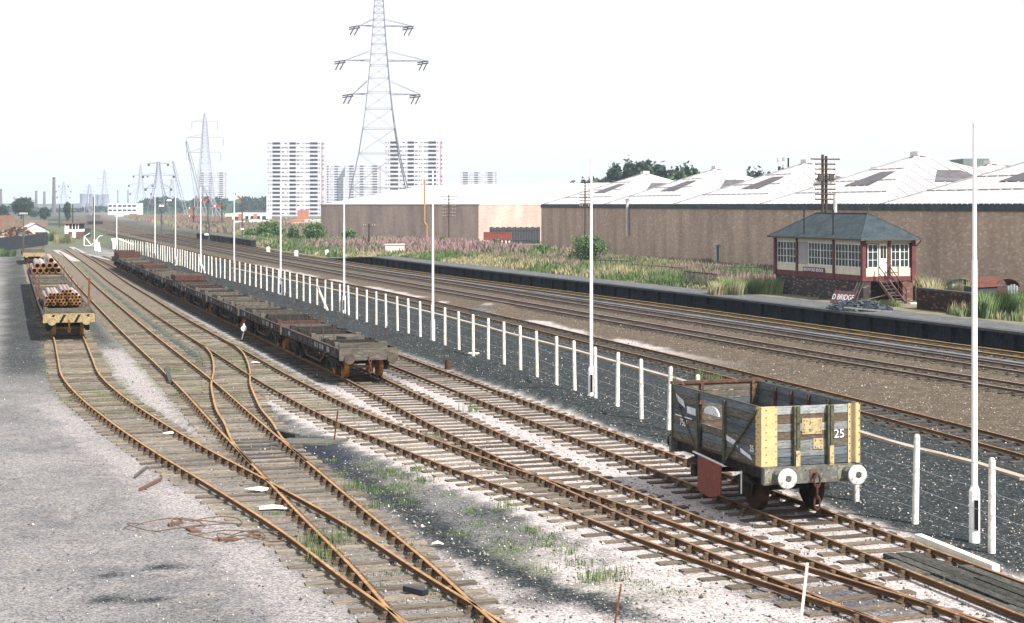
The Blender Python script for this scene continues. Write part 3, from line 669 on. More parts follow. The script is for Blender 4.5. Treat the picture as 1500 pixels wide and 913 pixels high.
for ye, sg in ((-.13,1),(Ln+.13,-1)):
    for x in (-.865,.865):
        bf = part_empty('buffer', wg, (x, ye, .985))
        b = MB(); b.tube((0,0,0),(0,-sg*.2,0),.17,.12,16); b.tube((0,-sg*.2,0),(0,-sg*.24,0),.135,.135,16); b.tube((0,-sg*.2,0),(0,-sg*.42,0),.05,.05,12); b.build('shank', HEADST if sg==1 else UNDER, bf)
        b = MB(); prof = [(.225,-.41),(.228,-.435),(.20,-.452),(.10,-.468),(.0,-.472)]; n=28; V=[];Fs=[]
        for (r_,yy) in prof[:-1]:
            V += [(r_*math.cos(2*math.pi*k/n), sg*yy, r_*math.sin(2*math.pi*k/n)) for k in range(n)]
        V.append((0,sg*prof[-1][1],0)); V.append((0,sg*-.40,0))
        for j in range(3): Fs += [(j*n+k,j*n+(k+1)%n,(j+1)*n+(k+1)%n,(j+1)*n+k) for k in range(n)]
        Fs += [(3*n+k,3*n+(k+1)%n,4*n) for k in range(n)] + [((k+1)%n,k,4*n+1) for k in range(n)]
        b.add(V,Fs); hd = b.build('head', mat('buffer_face',(0.72,0.72,0.71),(0.52,0.50,0.47),4,.5,c3=(.34,.29,.24),lo=.42,hi=.6) if sg==1 else UNDER, bf, smooth=True)
        if sg == 1:
            b = MB(); b.prism([(-.075,-.02),(-.05,.07),(.02,.085),(.08,.05),(.075,-.03),(.02,-.07),(-.03,-.05)],'y',-.478,-.468); b.build('grease_patch', GREYWOOD, bf)
b = MB(); b.tube((0,-.13,1.0),(0,-.30,1.0),.035,.03,8); b.tube((0,-.30,.98),(0,-.30,1.06),.03,.02,8); b.box(-.09,.09,-.15,-.13,.9,1.1); b.build('draw_hook', IRON, wg)
b = chain(MB(), (0.0,-.30,.86), 3, 1.55, .017); b.build('coupling_chain', mat('chain_brown',(.10,.045,.03),(.06,.03,.022),6), wg)
for y in (1.28, 3.98):
    ax = part_empty('wheelset', wg, (0, y, .47))
    for s in (-1,1):
        b = wheel_mb(MB(), s*.73, 0, 0, .465, s); b.tube((s*.70,0,0),(s*.80,0,0),.12,.12,14); b.build('wheel', [mat('wheel_rust',(0.055,0.028,0.018),(0.022,0.015,0.012),5)] , ax)
    b = MB(); b.tube((-1.0,0,0),(1.0,0,0),.065,.065,12); b.build('axle', UNDER, ax)
    for s in (-1,1):
        b = MB(); b.box(s*1.0-.1,s*1.0+.1,y-.12,y+.12,.36,.62); b.build('axle_box', UNDER, wg)
        b = MB()
        for k in range(4): b.box(s*1.0-.05,s*1.0+.05,y-.5+.1*k,y+.5-.1*k,.66+.035*k,.69+.035*k)
        b.build('leaf_spring', UNDER, wg)
        b = MB(); b.prism([(y-.35,.86),(y-.13,.35),(y-.09,.35),(y-.09,.86)],'x',s*.9-.012,s*.9+.012); b.prism([(y+.35,.86),(y+.13,.35),(y+.09,.35),(y+.09,.86)],'x',s*.9-.012,s*.9+.012); b.build('axle_guard', UNDER, wg)
b = MB(); b.prism([(1.72,.98),(3.02,1.02),(3.04,.22),(2.9,.16),(2.35,.12),(1.95,.22),(1.75,.30)],'x',-1.40,-1.37); tag(b.build('hanging_flap', mat('flap_maroon',(0.20,0.065,0.05),(0.15,0.05,0.042),4,.8,c3=(.24,.10,.07),stretch=(1,6,.6)), wg), 'dull red metal flap hanging below the side door')
b = MB(); b.bar((-1.39,3.3,1.06),(-1.39,1.62,.98),.035); b.build('brake_lever', PWHITE, wg)
b = MB(); b.bar((-1.25,.95,.95),(-1.3,.85,.45),.03); b.build('brake_hanger', PWHITE, wg)

# ---- bogie flat wagons
DECKM = mat('deck_board', (0.072,0.062,0.052), (0.035,0.031,0.028), 3.5, 0.9, c3=(0.105,0.09,0.072), stretch=(5,1,1), rnd=0.2)
SIDEM = mat('side_plate', (0.030,0.028,0.031), (0.06,0.042,0.040), 2.0, 0.85, c3=(0.12,0.11,0.10), rnd=0.2)
PANEL = mat('white_panel', (0.30,0.33,0.35), (0.2,0.22,0.24), 5, 0.9, c3=(0.07,0.07,0.07))
BEAM = mat('greenish_beam', (0.105,0.095,0.08), (0.05,0.046,0.04), 3, 0.9, c3=(0.16,0.145,0.12), stretch=(.7,4,6), rnd=.2)
TYRE = mat('tyre_orange_rust', (0.38,0.19,0.05), (0.27,0.12,0.035), 3, 0.8)
def bogie(parent, y0, tyre):
    bg = part_empty('bogie', parent, (0, y0, 0))
    for y in (-.85,.85):
        b = MB()
        for s in (-1,1): wheel_mb(MB(), s*.73, y, .43, .43, s).build('wheel', tyre, bg)
        b = MB(); b.tube((-1.0,y,.43),(1.0,y,.43),.06,.06,8); b.build('axle', OCHRE, bg)
    b = MB()
    for s in (-1,1):
        b.prism([(-1.2,.62),(-.7,.74),(.7,.74),(1.2,.62),(1.2,.5),(.45,.5),(.3,.34),(-.3,.34),(-.45,.5),(-1.2,.5)], 'x', s*.98-.05, s*.98+.05)
        for y in (-.85,.85): b.box(s*1.0-.11,s*1.0+.11,y-.12,y+.12,.3,.56)
        b.box(s*1.03-.04,s*1.03+.04,-.3,.3,.36,.62)
    b.box(-1.0,1.0,-.15,.15,.5,.78); b.build('bogie_frame', UNDER, bg)
YDIRTY = mat('dirty_yellow',(.36,.28,.145),(.23,.185,.11),5,.85,c3=(.10,.085,.06),hi=.66)
DARKPIN = mat('pin_brown',(.06,.035,.028),(.09,.05,.04),4)
DECKD = mat('deck_board_dark',(.04,.037,.033),(.022,.021,.02),3,.9,stretch=(5,1,1)); DECKL = mat('deck_board_pale',(.135,.12,.10),(.08,.07,.058),3,.9,stretch=(5,1,1))
DULLRUST = mat('dull_rust',(.085,.042,.034),(.055,.032,.028),3,.9,c3=(.12,.07,.055))
def flat_wagon(name, L, label, variant=0, front=False, W=1.18):
    t = thing(name, (0,0,RAIL), label, 'flat wagon')
    b = MB(); n = int(L/0.24)
    for i in range(n): b.mi = random.choice((0,0,1,1,2)); b.box(-W+.06, W-.06, i*L/n+.012, (i+1)*L/n-.012, 1.02, 1.08+random.uniform(-.045,.035))
    b.build('deck', [DECKM, DECKD, DECKL], t)
    for s in (-1,1):
        b = MB(); b.box(s*W-.04, s*W+.04, 0, L, .93, 1.24); b.box(s*W-.06,s*W+.06,0,L,1.24,1.262); b.box(s*W-.07,s*W+.07,0,L,.90,.93)
        for k in range(11): y = .4+k*(L-.8)/10; b.box(s*(W+.04)-.02*(s<0)*0-.03, s*(W+.04)+.03, y-.05, y+.05, .88, 1.20)
        o = b.build('side_plate', SIDEM, t)
        if s == -1:
            for (ya, yb) in ((1.7,2.3),(3.0,3.35),(3.55,3.85),(4.1,4.35),(4.6,4.9),(L-2.2,L-1.6)): MB().box(-W-.046,-W-.042,ya,yb,.98,1.18).build('number_panel', PANEL, o)
        # queen-post truss
        b = MB(); x = s*.95
        b.bar((x,3.5,.90),(x,4.9,.34),.07); b.bar((x,4.9,.34),(x,L-4.9,.34),.06); b.bar((x,L-4.9,.34),(x,L-3.5,.90),.07); b.bar((x,4.9,.34),(x,4.9,.9),.06); b.bar((x,L-4.9,.34),(x,L-4.9,.9),.06)
        b.build('truss', IRON, t)
    for y0, y1 in ((-.12,0),(L,L+.12)):
        b = MB(); b.box(-W-.02,W+.02,y0,y1,.80,1.22); b.box(-W+.02,W-.02,y0+.02 if y0<0 else y0,y1 if y0<0 else y1-.02,1.225,1.27)
        o = b.build('headstock', BEAM, t)
        if front:
            o.data.materials[0] = YDIRTY
    for ye, sg in ((-.12,1),(L+.12,-1)):
        for x in (-.87,.87):
            b = MB(); b.tube((x,ye,.9),(x,ye-sg*.22,.9),.14,.11,14); b.tube((x,ye-sg*.2,.9),(x,ye-sg*.36,.9),.05,.05,8); b.tube((x,ye-sg*.35,.9),(x,ye-sg*.40,.9),.23,.21,20)
            b.build('buffer', mat('buffer_brown',(.10,.08,.065),(.06,.05,.042),5) if not front else YDIRTY, t)
        b = MB(); b.tube((0,ye,.92),(0,ye-sg*.2,.92),.04,.03,8); chain(b, (0,ye-sg*.22,.80), 3, 1.2, .018); b.build('coupling_chain', RUST, t)
    for y in (1.5, 3.6, L/2, L-3.6, L-1.5):
        b = MB(); b.box(-W+.1,W-.1,y-.14,y+.14,1.10,1.33); b.box(-W+.1,-W+.3,y-.18,y+.18,1.1,1.40); b.box(W-.3,W-.1,y-.18,y+.18,1.1,1.40); o = b.build('bolster', random.choice((BEAM, DECKL, DECKD, BEAM, DECKL, DULLRUST)), t)
        for s in (-1,1):
            if random.random() < 0.8: x = s*(W-.1)+random.uniform(-.02,.02); MB().bar((x,y,1.2),(x+random.uniform(-.06,.06),y+random.uniform(-.08,.08),2.05+random.uniform(-.15,.25)),.032).build('stanchion', DARKPIN, o)
    b = MB(); b.box(-.15,.15,.2,L-.2,.8,1.0); b.build('centre_beam', UNDER, t)
    bogie(t, 2.0, TYRE if True else UNDER); bogie(t, L-2.0, UNDER)
    return t
th4 = heading('T4', 120); PITCH = 13.8*math.cos(th4)
FW = []; Zw = 65.45
WL = 12.9
names = ['nearest flat wagon of the long row with orange rusted front wheels','flat wagon second from the near end with a trapezoid tray on its deck','third flat wagon from the near end of the long row','fourth flat wagon from the near end of the long row','flat wagon carrying a broad rusty steel box, middle of the long row','sixth flat wagon from the near end of the long row','seventh flat wagon from the near end, full of upright pins','flat wagon just short of the last one at the white gates','farthest wagon of the long row, with rusty raised ends']
for i in range(9):
    if i < 3: o = flat_wagon('flat_wagon', WL, names[i], i)
    else: o = dup(FW[i % 3], (0,0,0), label=names[i])
    o.location = (float(TR['T4'](Zw)), Zw, RAIL); o.rotation_euler = (0,0,heading('T4', Zw+6)); o['group'] = 'empty bogie flat wagons in one long row'; FW.append(o)
    Zw += PITCH
def on(o, x, y, z): return o.matrix_basis @ Vector((x, y, z))
for o in FW: o.matrix_basis  # force
bpy.context.view_layer.update()
# things lying on the flats
def lay(name, mb, mt, o, x, y, z, label, cat, rz=0.0, group=None):
    t = mb.build(name, mt); t.location = o.matrix_world @ Vector((x,y,z)); t.rotation_euler = (0,0,o.rotation_euler.z+rz); return tag(t, label, cat, group)
b = MB(); b.box(-1.0,1.0,0,.16,0,.32); lay('timber_baulk', b, BEAM, FW[0], 0, .9, 1.09, 'timber baulk across the near end of the nearest flat wagon', 'timber')
b = MB(); b.box(-.95,.6,0,.22,0,.3); lay('timber_baulk', b, GREYWOOD, FW[0], 0, 4.6, 1.10, 'grey timber baulk across the middle of the nearest flat wagon', 'timber', .06)
b = MB(); b.box(-.4,.5,0,.9,0,.16); lay('timber_packing', b, BEAM, FW[0], .3, 3.9, 1.26, 'low pile of brown packing wood on the nearest flat wagon', 'packing wood', .3)
b = MB(); b.prism([(-1.15,0),(1.15,0),(1.0,.34),(-1.0,.34)],'y',0,.9); lay('steel_tray', b, DECKD, FW[1], 0, 3.0+1.2, 1.12, 'greenish trapezoid tray on the second flat wagon', 'tray')
b = MB(); b.prism([(-1.2,.0),(1.2,.0),(1.0,.32),(-1.0,.32)],'y',0,.12); lay('steel_tray', b, GREYWOOD, FW[1], 0, 8.2, 1.12, 'grey tray edge standing across the second flat wagon', 'tray')
b = MB(); b.box(-1.1,1.1,0,3.2,0,.38); lay('steel_box', b, DULLRUST, FW[4], 0, 4.8, 1.33, 'broad rusty steel box lying across the middle wagon', 'steel box')
b = MB(); b.box(-1.15,1.15,0,.15,0,.9); b.box(-1.15,-1.05,0,6,0,.75); b.box(1.05,1.15,0,6,0,.75); b.box(-1.15,1.15,5.9,6,0,.9); lay('steel_tray', b, DULLRUST, FW[8], 0, 4.5, 1.09, 'rusty high-sided tray on the farthest flat wagon', 'tray')
b = MB(); b.box(-1.0,1.0,0,2.2,0,.25); lay('steel_box', b, DULLRUST, FW[6], 0, 4.0, 1.33, 'flat rusty plate on the seventh flat wagon', 'steel plate')
for k,(w_,y_) in enumerate(((3,6.0),(5,9.0),(2,7.5),(7,8.0))):
    b = MB()
    for j in range(5): b.bar((-.9,j*.22,.05),(.9,j*.22+random.uniform(-.1,.1),.05+random.uniform(0,.12)),.16)
    lay('timber_packing', b, GREYWOOD, FW[w_], 0, y_, 1.12, f'heap of grey packing timber on the {ordn(w_)} flat wagon', 'packing wood', random.uniform(-.1,.1))

# ---- pipe wagons on the left
PW = []
Zp = 86.3; LP = 15.2
pn = ['flat wagon with yellow and black striped end carrying small pipes','empty flat wagon directly behind the yellow striped one','empty flat wagon just before the large pipes','flat wagon carrying the pile of large pipes','bare flat wagon farthest up the left siding with pale buffers']
for i in range(5):
    if i == 0:
        o = flat_wagon('pipe_wagon', LP, pn[0], 0, front=True, W=1.3)
        b = MB()
        for x in (-1.05,-.5,.25,.72):
            b.prism([(x,.81),(x+.14,.81),(x+.36,1.215),(x+.22,1.215)],'y',-.126,-.122)
        b.build('black_stripes', BLACK, o)
    else: o = dup(PW[0], (0,0,0), label=pn[i], skip=('black_stripes',))
    o.location = (float(TR['T1'](Zp)), Zp, RAIL); o.rotation_euler = (0,0,heading('T1', Zp+6)); o['group'] = 'bogie flat wagons with pipes'; PW.append(o); Zp += (LP+.95)*math.cos(heading('T1',100)) + (48 if i == 3 else 0)
bpy.context.view_layer.update()
PIPE_S = mat('pipe_steel', (0.34,0.27,0.26), (0.23,0.18,0.17), 2, 0.6, rnd=0.3, c3=(0.48,0.43,0.43), stretch=(1,.3,1))
PIPE_IN = mat('pipe_mouth', (0.42,0.20,0.06), (0.22,0.10,0.04), 6, 0.9)
def pipe_proto(r, L):
    b = MB(); n = 14
    b.tube((0,0,0),(0,L,0), r, r, n, hollow=r*0.22)
    cnt = len(b.f); me = b
    b.m = [1 if (i >= 2*n) else 0 for i in range(cnt)]
    b.m = [0]*n + [1]*n + [1]*n + [1]*n
    return b.build('steel_pipe', [PIPE_S, PIPE_IN])
def pile(o, r, L, rows, x0, y, z, desc, grp):
    pr = pipe_proto(r, L); first = True
    for ri, (cnt, dx) in enumerate(rows):
        for k in range(cnt):
            q = pr if first else pr.copy()
            if not first: COL.objects.link(q)
            first = False
            q.location = o.matrix_world @ Vector((x0 + dx + k*2.06*r, y + random.uniform(-.2,.2), z + r + ri*1.76*r)); q.rotation_euler = (0,0,o.rotation_euler.z + random.uniform(-.006,.006))
            nm = ['bottom','second','third','fourth','top'][min(ri,4)] if ri < len(rows)-1 else 'top'
            tag(q, f'{desc}, {ordn(k)} from the left in the {nm} row', 'pipe', grp)
pile(PW[0], .098, 6.5, [(10,0),(9,.11),(10,0),(8,.22),(3,.9)], -.98, 6.2, 1.33, 'small rusty pipe on the striped wagon', 'small pipes on the striped wagon')
pile(PW[3], .235, 12.0, [(5,0.0),(4,.25),(1,1.35)], -.95, 2.6, 1.33, 'large rusty pipe on the fourth pipe wagon', 'large pipes on the fourth pipe wagon')
b = MB(); b.bar((0,0,0),(0.05,0,1.75),.11,.09); lay('wagon_stake', b, RUST, PW[0], 1.22, 4.3, 1.2, 'tall rusty stake standing on the right of the striped wagon', 'stake')
b = MB(); b.bar((0,0,0),(0,0,1.6),.09,.09); lay('wagon_stake', b, RUST, PW[0], -1.22, 12.6, 1.2, 'tall rusty stake standing on the left of the striped wagon', 'stake')
# ================================================================= PLATFORM AND RAISED GROUND BEHIND IT
PH = 1.0
ASPH = mat('platform_surface', (0.105,0.108,0.112), (0.07,0.074,0.08), 1.2, 0.95, c3=(0.15,0.15,0.14), bump=.2)
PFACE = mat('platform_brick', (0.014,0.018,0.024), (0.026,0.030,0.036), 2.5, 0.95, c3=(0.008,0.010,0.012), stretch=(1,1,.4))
COPE = mat('platform_edge', (0.07,0.075,0.085), (0.045,0.048,0.055), 2.5, 0.9)
def pz(Z): return 0.12 + (PH-0.12)*(1 - float(sm(np.array(Z*1.0), 192, 218)))
pzs = list(np.arange(62, 219, 2.0))
pl = thing('station_platform', (float(plat(100)), 100, 0), 'disused station platform with a dark face wall beside the main lines', 'platform')
po = pl.location.copy()
def pp(Z, off, z): 
    h = heading('M4', Z); return (float(plat(Z)) + off*math.cos(h) - po.x, Z + off*math.sin(h) - po.y, z)
def strip(name, offs, mt, zs=pzs):
    b = MB(); n = len(offs(zs[0]))
    for Z in zs: b.v += offs(Z)
    for i in range(len(zs)-1):
        for j in range(n): b.face((i*n+j, i*n+(j+1)%n, (i+1)*n+(j+1)%n, (i+1)*n+j))
    b.face(tuple(range(n))); b.face(tuple((len(zs)-1)*n+j for j in range(n)))
    return b.build(name, mt, pl)
strip('edge_slabs', lambda Z: [pp(Z,-.06,pz(Z)-.13), pp(Z,-.06,pz(Z)), pp(Z,.55,pz(Z)+.004), pp(Z,.55,pz(Z)-.13)], COPE)
strip('surface', lambda Z: [pp(Z,.56,pz(Z)-.2), pp(Z,.56,pz(Z)), pp(Z,3.6,pz(Z)), pp(Z,3.6,pz(Z)-.2)], ASPH)
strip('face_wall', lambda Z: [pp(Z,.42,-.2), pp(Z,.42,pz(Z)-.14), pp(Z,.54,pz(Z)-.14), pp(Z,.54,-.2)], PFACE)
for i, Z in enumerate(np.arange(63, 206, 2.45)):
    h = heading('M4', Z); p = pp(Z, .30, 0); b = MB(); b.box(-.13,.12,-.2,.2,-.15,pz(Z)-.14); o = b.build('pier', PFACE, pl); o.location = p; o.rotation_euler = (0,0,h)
# embankment sheet
def wall_x(Z): return 5.1 + .204*(285-Z)
def emb_h(X, Z, l):
    t = sm(Z, 190, 222); top = PH*(1-t) + .06*t
    fall = 1 - sm(l, 9, 20)
    return top*(0.12+0.88*fall) + (fbm(X*.5, Z*.5, 41)-.5)*.12*sm(l, 2.2, 3.5) - 0.03*(l < 3.6) 
ez = np.concatenate([np.arange(58, 150, .8), np.arange(150, 345, 2.0)]); el = np.concatenate([np.arange(.6, 24, .6), np.arange(24, 62, 2.5)])
EL, EZ = np.meshgrid(el, ez); EX = plat(EZ) + EL*1.05
EH = emb_h(EX, EZ, EL); EH = np.where(EZ > 222, np.minimum(EH, .1), EH)
n_, m_ = EX.shape; I = np.arange(n_*m_).reshape(n_, m_)
EMAT = mat('rough_ground', (0.12,0.115,0.075), (0.19,0.165,0.13), 1.0, 1.0, c3=(0.10,0.13,0.05), bump=.4)
eo = npmesh('rough_ground', np.stack([EX,EZ,EH],-1).reshape(-1,3), np.stack([I[:-1,:-1],I[:-1,1:],I[1:,1:],I[1:,:-1]],-1).reshape(-1,4), EMAT); struct(eo); tag(eo, 'rough grassy ground between the platform and the warehouse')
def gz(X, Z):
    l = (X - float(plat(Z)))/1.05
    if l < .55 or Z > 340: return 0.0
    h = float(emb_h(np.array(X), np.array(float(Z)), np.array(l))); return min(h,.1) if Z > 222 else h

# ================================================================= SIGNAL BOX
hb = math.asin(.334)
SB = thing('signal_box', (22.3, 104.0, PH), 'cream and maroon signal box with slate hipped roof on the platform', 'signal box', rz=hb)
sbm = Matrix.Translation(SB.location) @ Matrix.Rotation(hb, 4, 'Z')
BW, BL = 3.65, 11.4
BRK = brick_mat('box_brick', (0.075,0.045,0.042), (0.045,0.04,0.048), (0.06,0.06,0.06), .23, .08, speck=(.30,.24,.22), amt=.6)
BRK2 = brick_mat('box_brick_red', (0.20,0.085,0.06), (0.12,0.06,0.05), (0.1,0.09,0.08), .23, .08, speck=(.35,.25,.2), amt=.5)
SLATE = mat('slate', (0.030,0.042,0.052), (0.05,0.065,0.075), 1.6, 0.75, c3=(0.022,0.03,0.038))
b = MB(); b.box(0,.22,0,BL,-.1,1.3); b.box(.22,.55,0,.22,-.1,1.3); b.build('brick_base', BRK, SB)
b = MB(); b.box(BW-.75,BW,0,.22,-.1,1.28); b.box(BW-.22,BW,.22,BL,-.1,1.3); b.box(.22,BW-.22,BL-.22,BL,-.1,1.3); b.build('brick_pier', BRK2, SB)
b = MB(); b.box(.22,BW-.22,1.6,1.7,-.1,1.3); b.build('recess_wall', BRK, SB)
b = MB(); b.box(.02,BW-.02,.02,BL-.02,1.30,1.36); b.build('floor', UNDER, SB)
b = MB(); b.box(-.05,.05,-.05,BL+.05,1.30,1.66); b.box(.05,BW+.05,-.05,.05,1.30,1.60); b.box(BW-.05,BW+.05,.05,BL,1.3,1.66); b.box(.05,BW-.05,BL-.05,BL+.05,1.3,1.66); b.build('sill_band', MAROON, SB)
b = MB(); b.box(.0,.06,.06,BL-.06,1.66,2.13); b.box(.06,1.16,.0,.06,1.6,2.13); b.box(1.95,BW-.1,0,.06,1.6,2.13); b.box(BW-.06,BW,.06,BL-.06,1.66,3.6); b.box(.06,BW-.06,BL-.06,BL,1.66,2.13); b.build('lower_panels', CREAM, SB)
b = MB(); b.box(-.03,.06,.06,BL-.06,3.66,3.98); b.box(.06,BW-.06,-.03,.06,3.72,3.98); b.box(BW-.06,BW,.06,BL-.06,3.6,3.98); b.box(.06,BW-.06,BL-.06,BL,3.66,3.98); b.build('fascia', CREAM, SB)
for (x, y) in ((0,0),(0,3.56),(0,8.4),(0,BL),(BW,0),(BW,BL),(1.86,0)):
    b = MB(); w = .10 if (x,y) in ((0,3.56),(0,8.4),(1.86,0)) else .14
    b.box(x-w, x+w*.9, y-w, y+w*.9, 1.31, 3.97); b.build('post', MAROON, SB)
MULL = mat('window_frame_white', (0.62,0.68,0.64), (0.5,0.56,0.53), 3, .6)
def window(ax, a0, a1, z0, z1, n, pos, groups=None, rows=(.33,.66)):
    """ax 'x': in the long wall (runs along y); 'y': in the end wall"""
    g = MB()
    if ax == 'x': g.box(pos+.01, pos+.02, a0+.02, a1-.02, z0+.02, z1-.02)
    else: g.box(a0+.02, a1-.02, pos+.01, pos+.02, z0+.02, z1-.02)
    f = MB()
    def bx(p0,p1,q0,q1,d=.035):
        if ax == 'x': f.box(pos-d, pos+.0, p0, p1, q0, q1)
        else: f.box(p0, p1, pos-d, pos+.0, q0, q1)
    bx(a0,a1,z0,z0+.07,.05); bx(a0,a1,z1-.07,z1,.05); bx(a0,a0+.06,z0+.07,z1-.07,.048); bx(a1-.06,a1,z0+.07,z1-.07,.048)
    for k in range(1, n):
        c = a0+(a1-a0)*k/n; w = .05 if (groups and k % groups == 0) else .024; bx(c-w, c+w, z0+.07, z1-.07, .044 if w > .03 else .036)
    for r in rows: z = z0+(z1-z0)*r; bx(a0+.06,a1-.06,z-.018,z+.018,.03)
    fr = f.build('window', MULL, SB); g.build('pane', GLASS, fr)
window('x', .2, 3.42, 2.13, 3.66, 8, .03, 4); window('x', 3.72, 6.9, 2.13, 3.66, 8, .03, 4)
b = MB(); b.box(.0,.05,6.92,8.28,2.13,3.66); b.build('blank_panel', mat('grey_board',(0.36,0.33,0.33),(0.28,0.26,0.26),2), SB)
window('x', 8.55, 11.2, 2.13, 3.66, 6, .03, 3)
window('y', .30, 1.08, 2.13, 3.68, 2, .03); window('y', 2.02, 3.35, 2.13, 3.68, 4, .03, 2)
dr = MB(); dr.box(1.16,1.75,-.01,.04,1.62,3.70); d_ = dr.build('door', mat('door_cream',(0.74,0.70,0.60),(0.66,0.62,0.52),2), SB)
b = MB(); b.box(1.25,1.44,-.02,-.012,2.75,3.55); b.box(1.48,1.67,-.02,-.012,2.75,3.55); b.build('pane', GLASS, d_)
b = MB(); b.box(1.65,1.70,-.06,-.01,2.45,2.5); b.build('handle', IRON, d_)
# interior things a viewer sees through the glass are dark; roof
b = MB(); ov = .42; z0, z1 = 3.99, 5.6
P = [(-ov,-ov,z0),(BW+ov,-ov,z0),(BW+ov,BL+ov,z0),(-ov,BL+ov,z0),(BW/2,2.35,z1),(BW/2,BL-2.35,z1)]
b.add(P, [(0,1,4),(1,2,5,4),(2,3,5),(3,0,4,5),(0,3,2,1)]); rf = b.build('roof', SLATE, SB)
b = MB(); b.bar(P[4],P[5],.12,.08); 
for i,j in ((0,4),(1,4),(2,5),(3,5)): b.bar(P[i],P[j],.09,.05)
b.build('ridge_tiles', mat('ridge_lead',(0.06,0.075,0.09),(0.045,0.055,0.07),2), rf)
b = MB(); b.box(-ov-.05,-ov,-ov-.05,BL+ov+.05,z0-.1,z0-.0); b.box(-ov,BW+ov,-ov-.05,-ov,z0-.1,z0); b.box(BW+ov,BW+ov+.05,-ov-.05,BL+ov+.05,z0-.1,z0); b.build('gutter', IRON, SB)
b = MB(); b.path([(BW+ov,-.3,z0-.1),(BW+.3,-.1,z0-.4),(BW+.18,-.02,z0-.5)],.035); b.tube((BW+.18,-.02,z0-.5),(BW+.18,-.02,.0),.035,.035,8); b.build('downpipe', MAROON, SB)
b = MB(); b.tube((BW/2,2.35,z1),(BW/2,2.35,z1+.55),.03,.015,8); b.tube((BW/2,2.35,z1+.16),(BW/2,2.35,z1+.24),.07,.07,8); b.build('finial', IRON, SB)
for y in (7.4, 3.6):
    b = MB(); b.tube((-.05,y,4.1),(-.05,y,5.85),.05,.05,8); b.build('stove_pipe', UNDER, SB)
b = MB(); b.tube((3.3,9.0,4.2),(3.3,9.0,6.9),.13,.13,12); b.build('flue', mat('flue_pale',(0.55,0.56,0.55),(0.4,0.4,0.39),3,.5), SB)
b = MB(); b.tube((3.3,9.0,7.0),(3.3,9.0,7.05),.24,.2,12); b.bar((3.3,9,6.9),(3.3,9,7.0),.03); b.build('cowl', IRON, SB)
nb = MB(); nb.box(-.09,-.052,4.7,7.5,1.62,1.98); nbo = nb.build('name_board', mat('sign_maroon_dark',(0.10,0.045,0.06),(0.14,0.06,0.075),4), SB)
text_mesh('BROMFORD BRIDGE', .30, CHALK, nbo, (-.094,6.1,1.80), (math.pi/2,0,-math.pi/2), 'lettering', squeeze=.95)
# steps
st = MB()
for s in (0.95,1.72): st.bar((s,-.25,1.32),(s,-2.15,-.02),.05,.2)
stp = st.build('staircase', mat('stair_brown',(0.19,0.10,0.09),(0.12,0.07,0.065),4), SB)
for k in range(7):
    u = (k+.5)/7; b = MB(); b.box(.97,1.70,-.25-1.9*u-.12,-.25-1.9*u+.1,1.32-1.34*u-.03,1.32-1.34*u+.01); b.build('tread', GREYWOOD, stp)
b = MB(); b.box(.85,2.3,-.45,-.05,1.26,1.31); b.build('landing', GREYWOOD, SB)
for s in (0.95,1.72):
    b = MB(); b.bar((s,-.3,2.25),(s,-2.25,.85),.045); b.bar((s,-.3,1.8),(s,-2.25,.42),.035); b.bar((s,-.3,1.3),(s,-.3,2.27),.045); b.bar((s,-2.22,-.05),(s,-2.22,.9),.045); b.bar((s,-1.3,.6),(s,-1.3,1.55),.04); b.build('handrail', DULLRUST, stp)
b = MB(); b.bar((2.3,-.4,1.3),(2.3,-.4,2.3),.05); b.bar((1.75,-.4,2.28),(2.3,-.4,2.28),.05); b.bar((1.75,-.4,1.85),(2.3,-.4,1.85),.04); b.build('landing_rail', RUST, SB)
def sbw(x, y, z): return sbm @ Vector((x, y, z))
# broken running-in board
sg = thing('station_sign', Vector((20.55, 102.2, PH)), 'broken maroon station sign reading D BRIDGE leaning by the signal box', 'sign', rz=hb - math.pi/2 + .32)
b = MB(); b.add([(-.95,0,.02),(.85,0,.02),(1.0,.3,.78),(-.8,.3,.78),(-.95,.05,.0),(.85,.05,.0),(1.0,.35,.76),(-.8,.35,.76)], [(0,1,2,3),(7,6,5,4),(0,4,5,1),(1,5,6,2),(2,6,7,3),(3,7,4,0)]); b.build('board', mat('sign_maroon',(0.14,0.065,0.07),(0.095,0.05,0.058),5,c3=(.2,.13,.13)), sg)
text_mesh('D BRIDGE', .50, CHALK, sg, (0.0,.135,.38), (math.radians(68.5),0,0), 'lettering', squeeze=.78)
for i, dx in enumerate((.45,.65,.9)):
    b = MB(); b.bar((dx,.25,.1),(dx+.22,.75,1.35),.05); b.build('leg', GREYWOOD, sg)
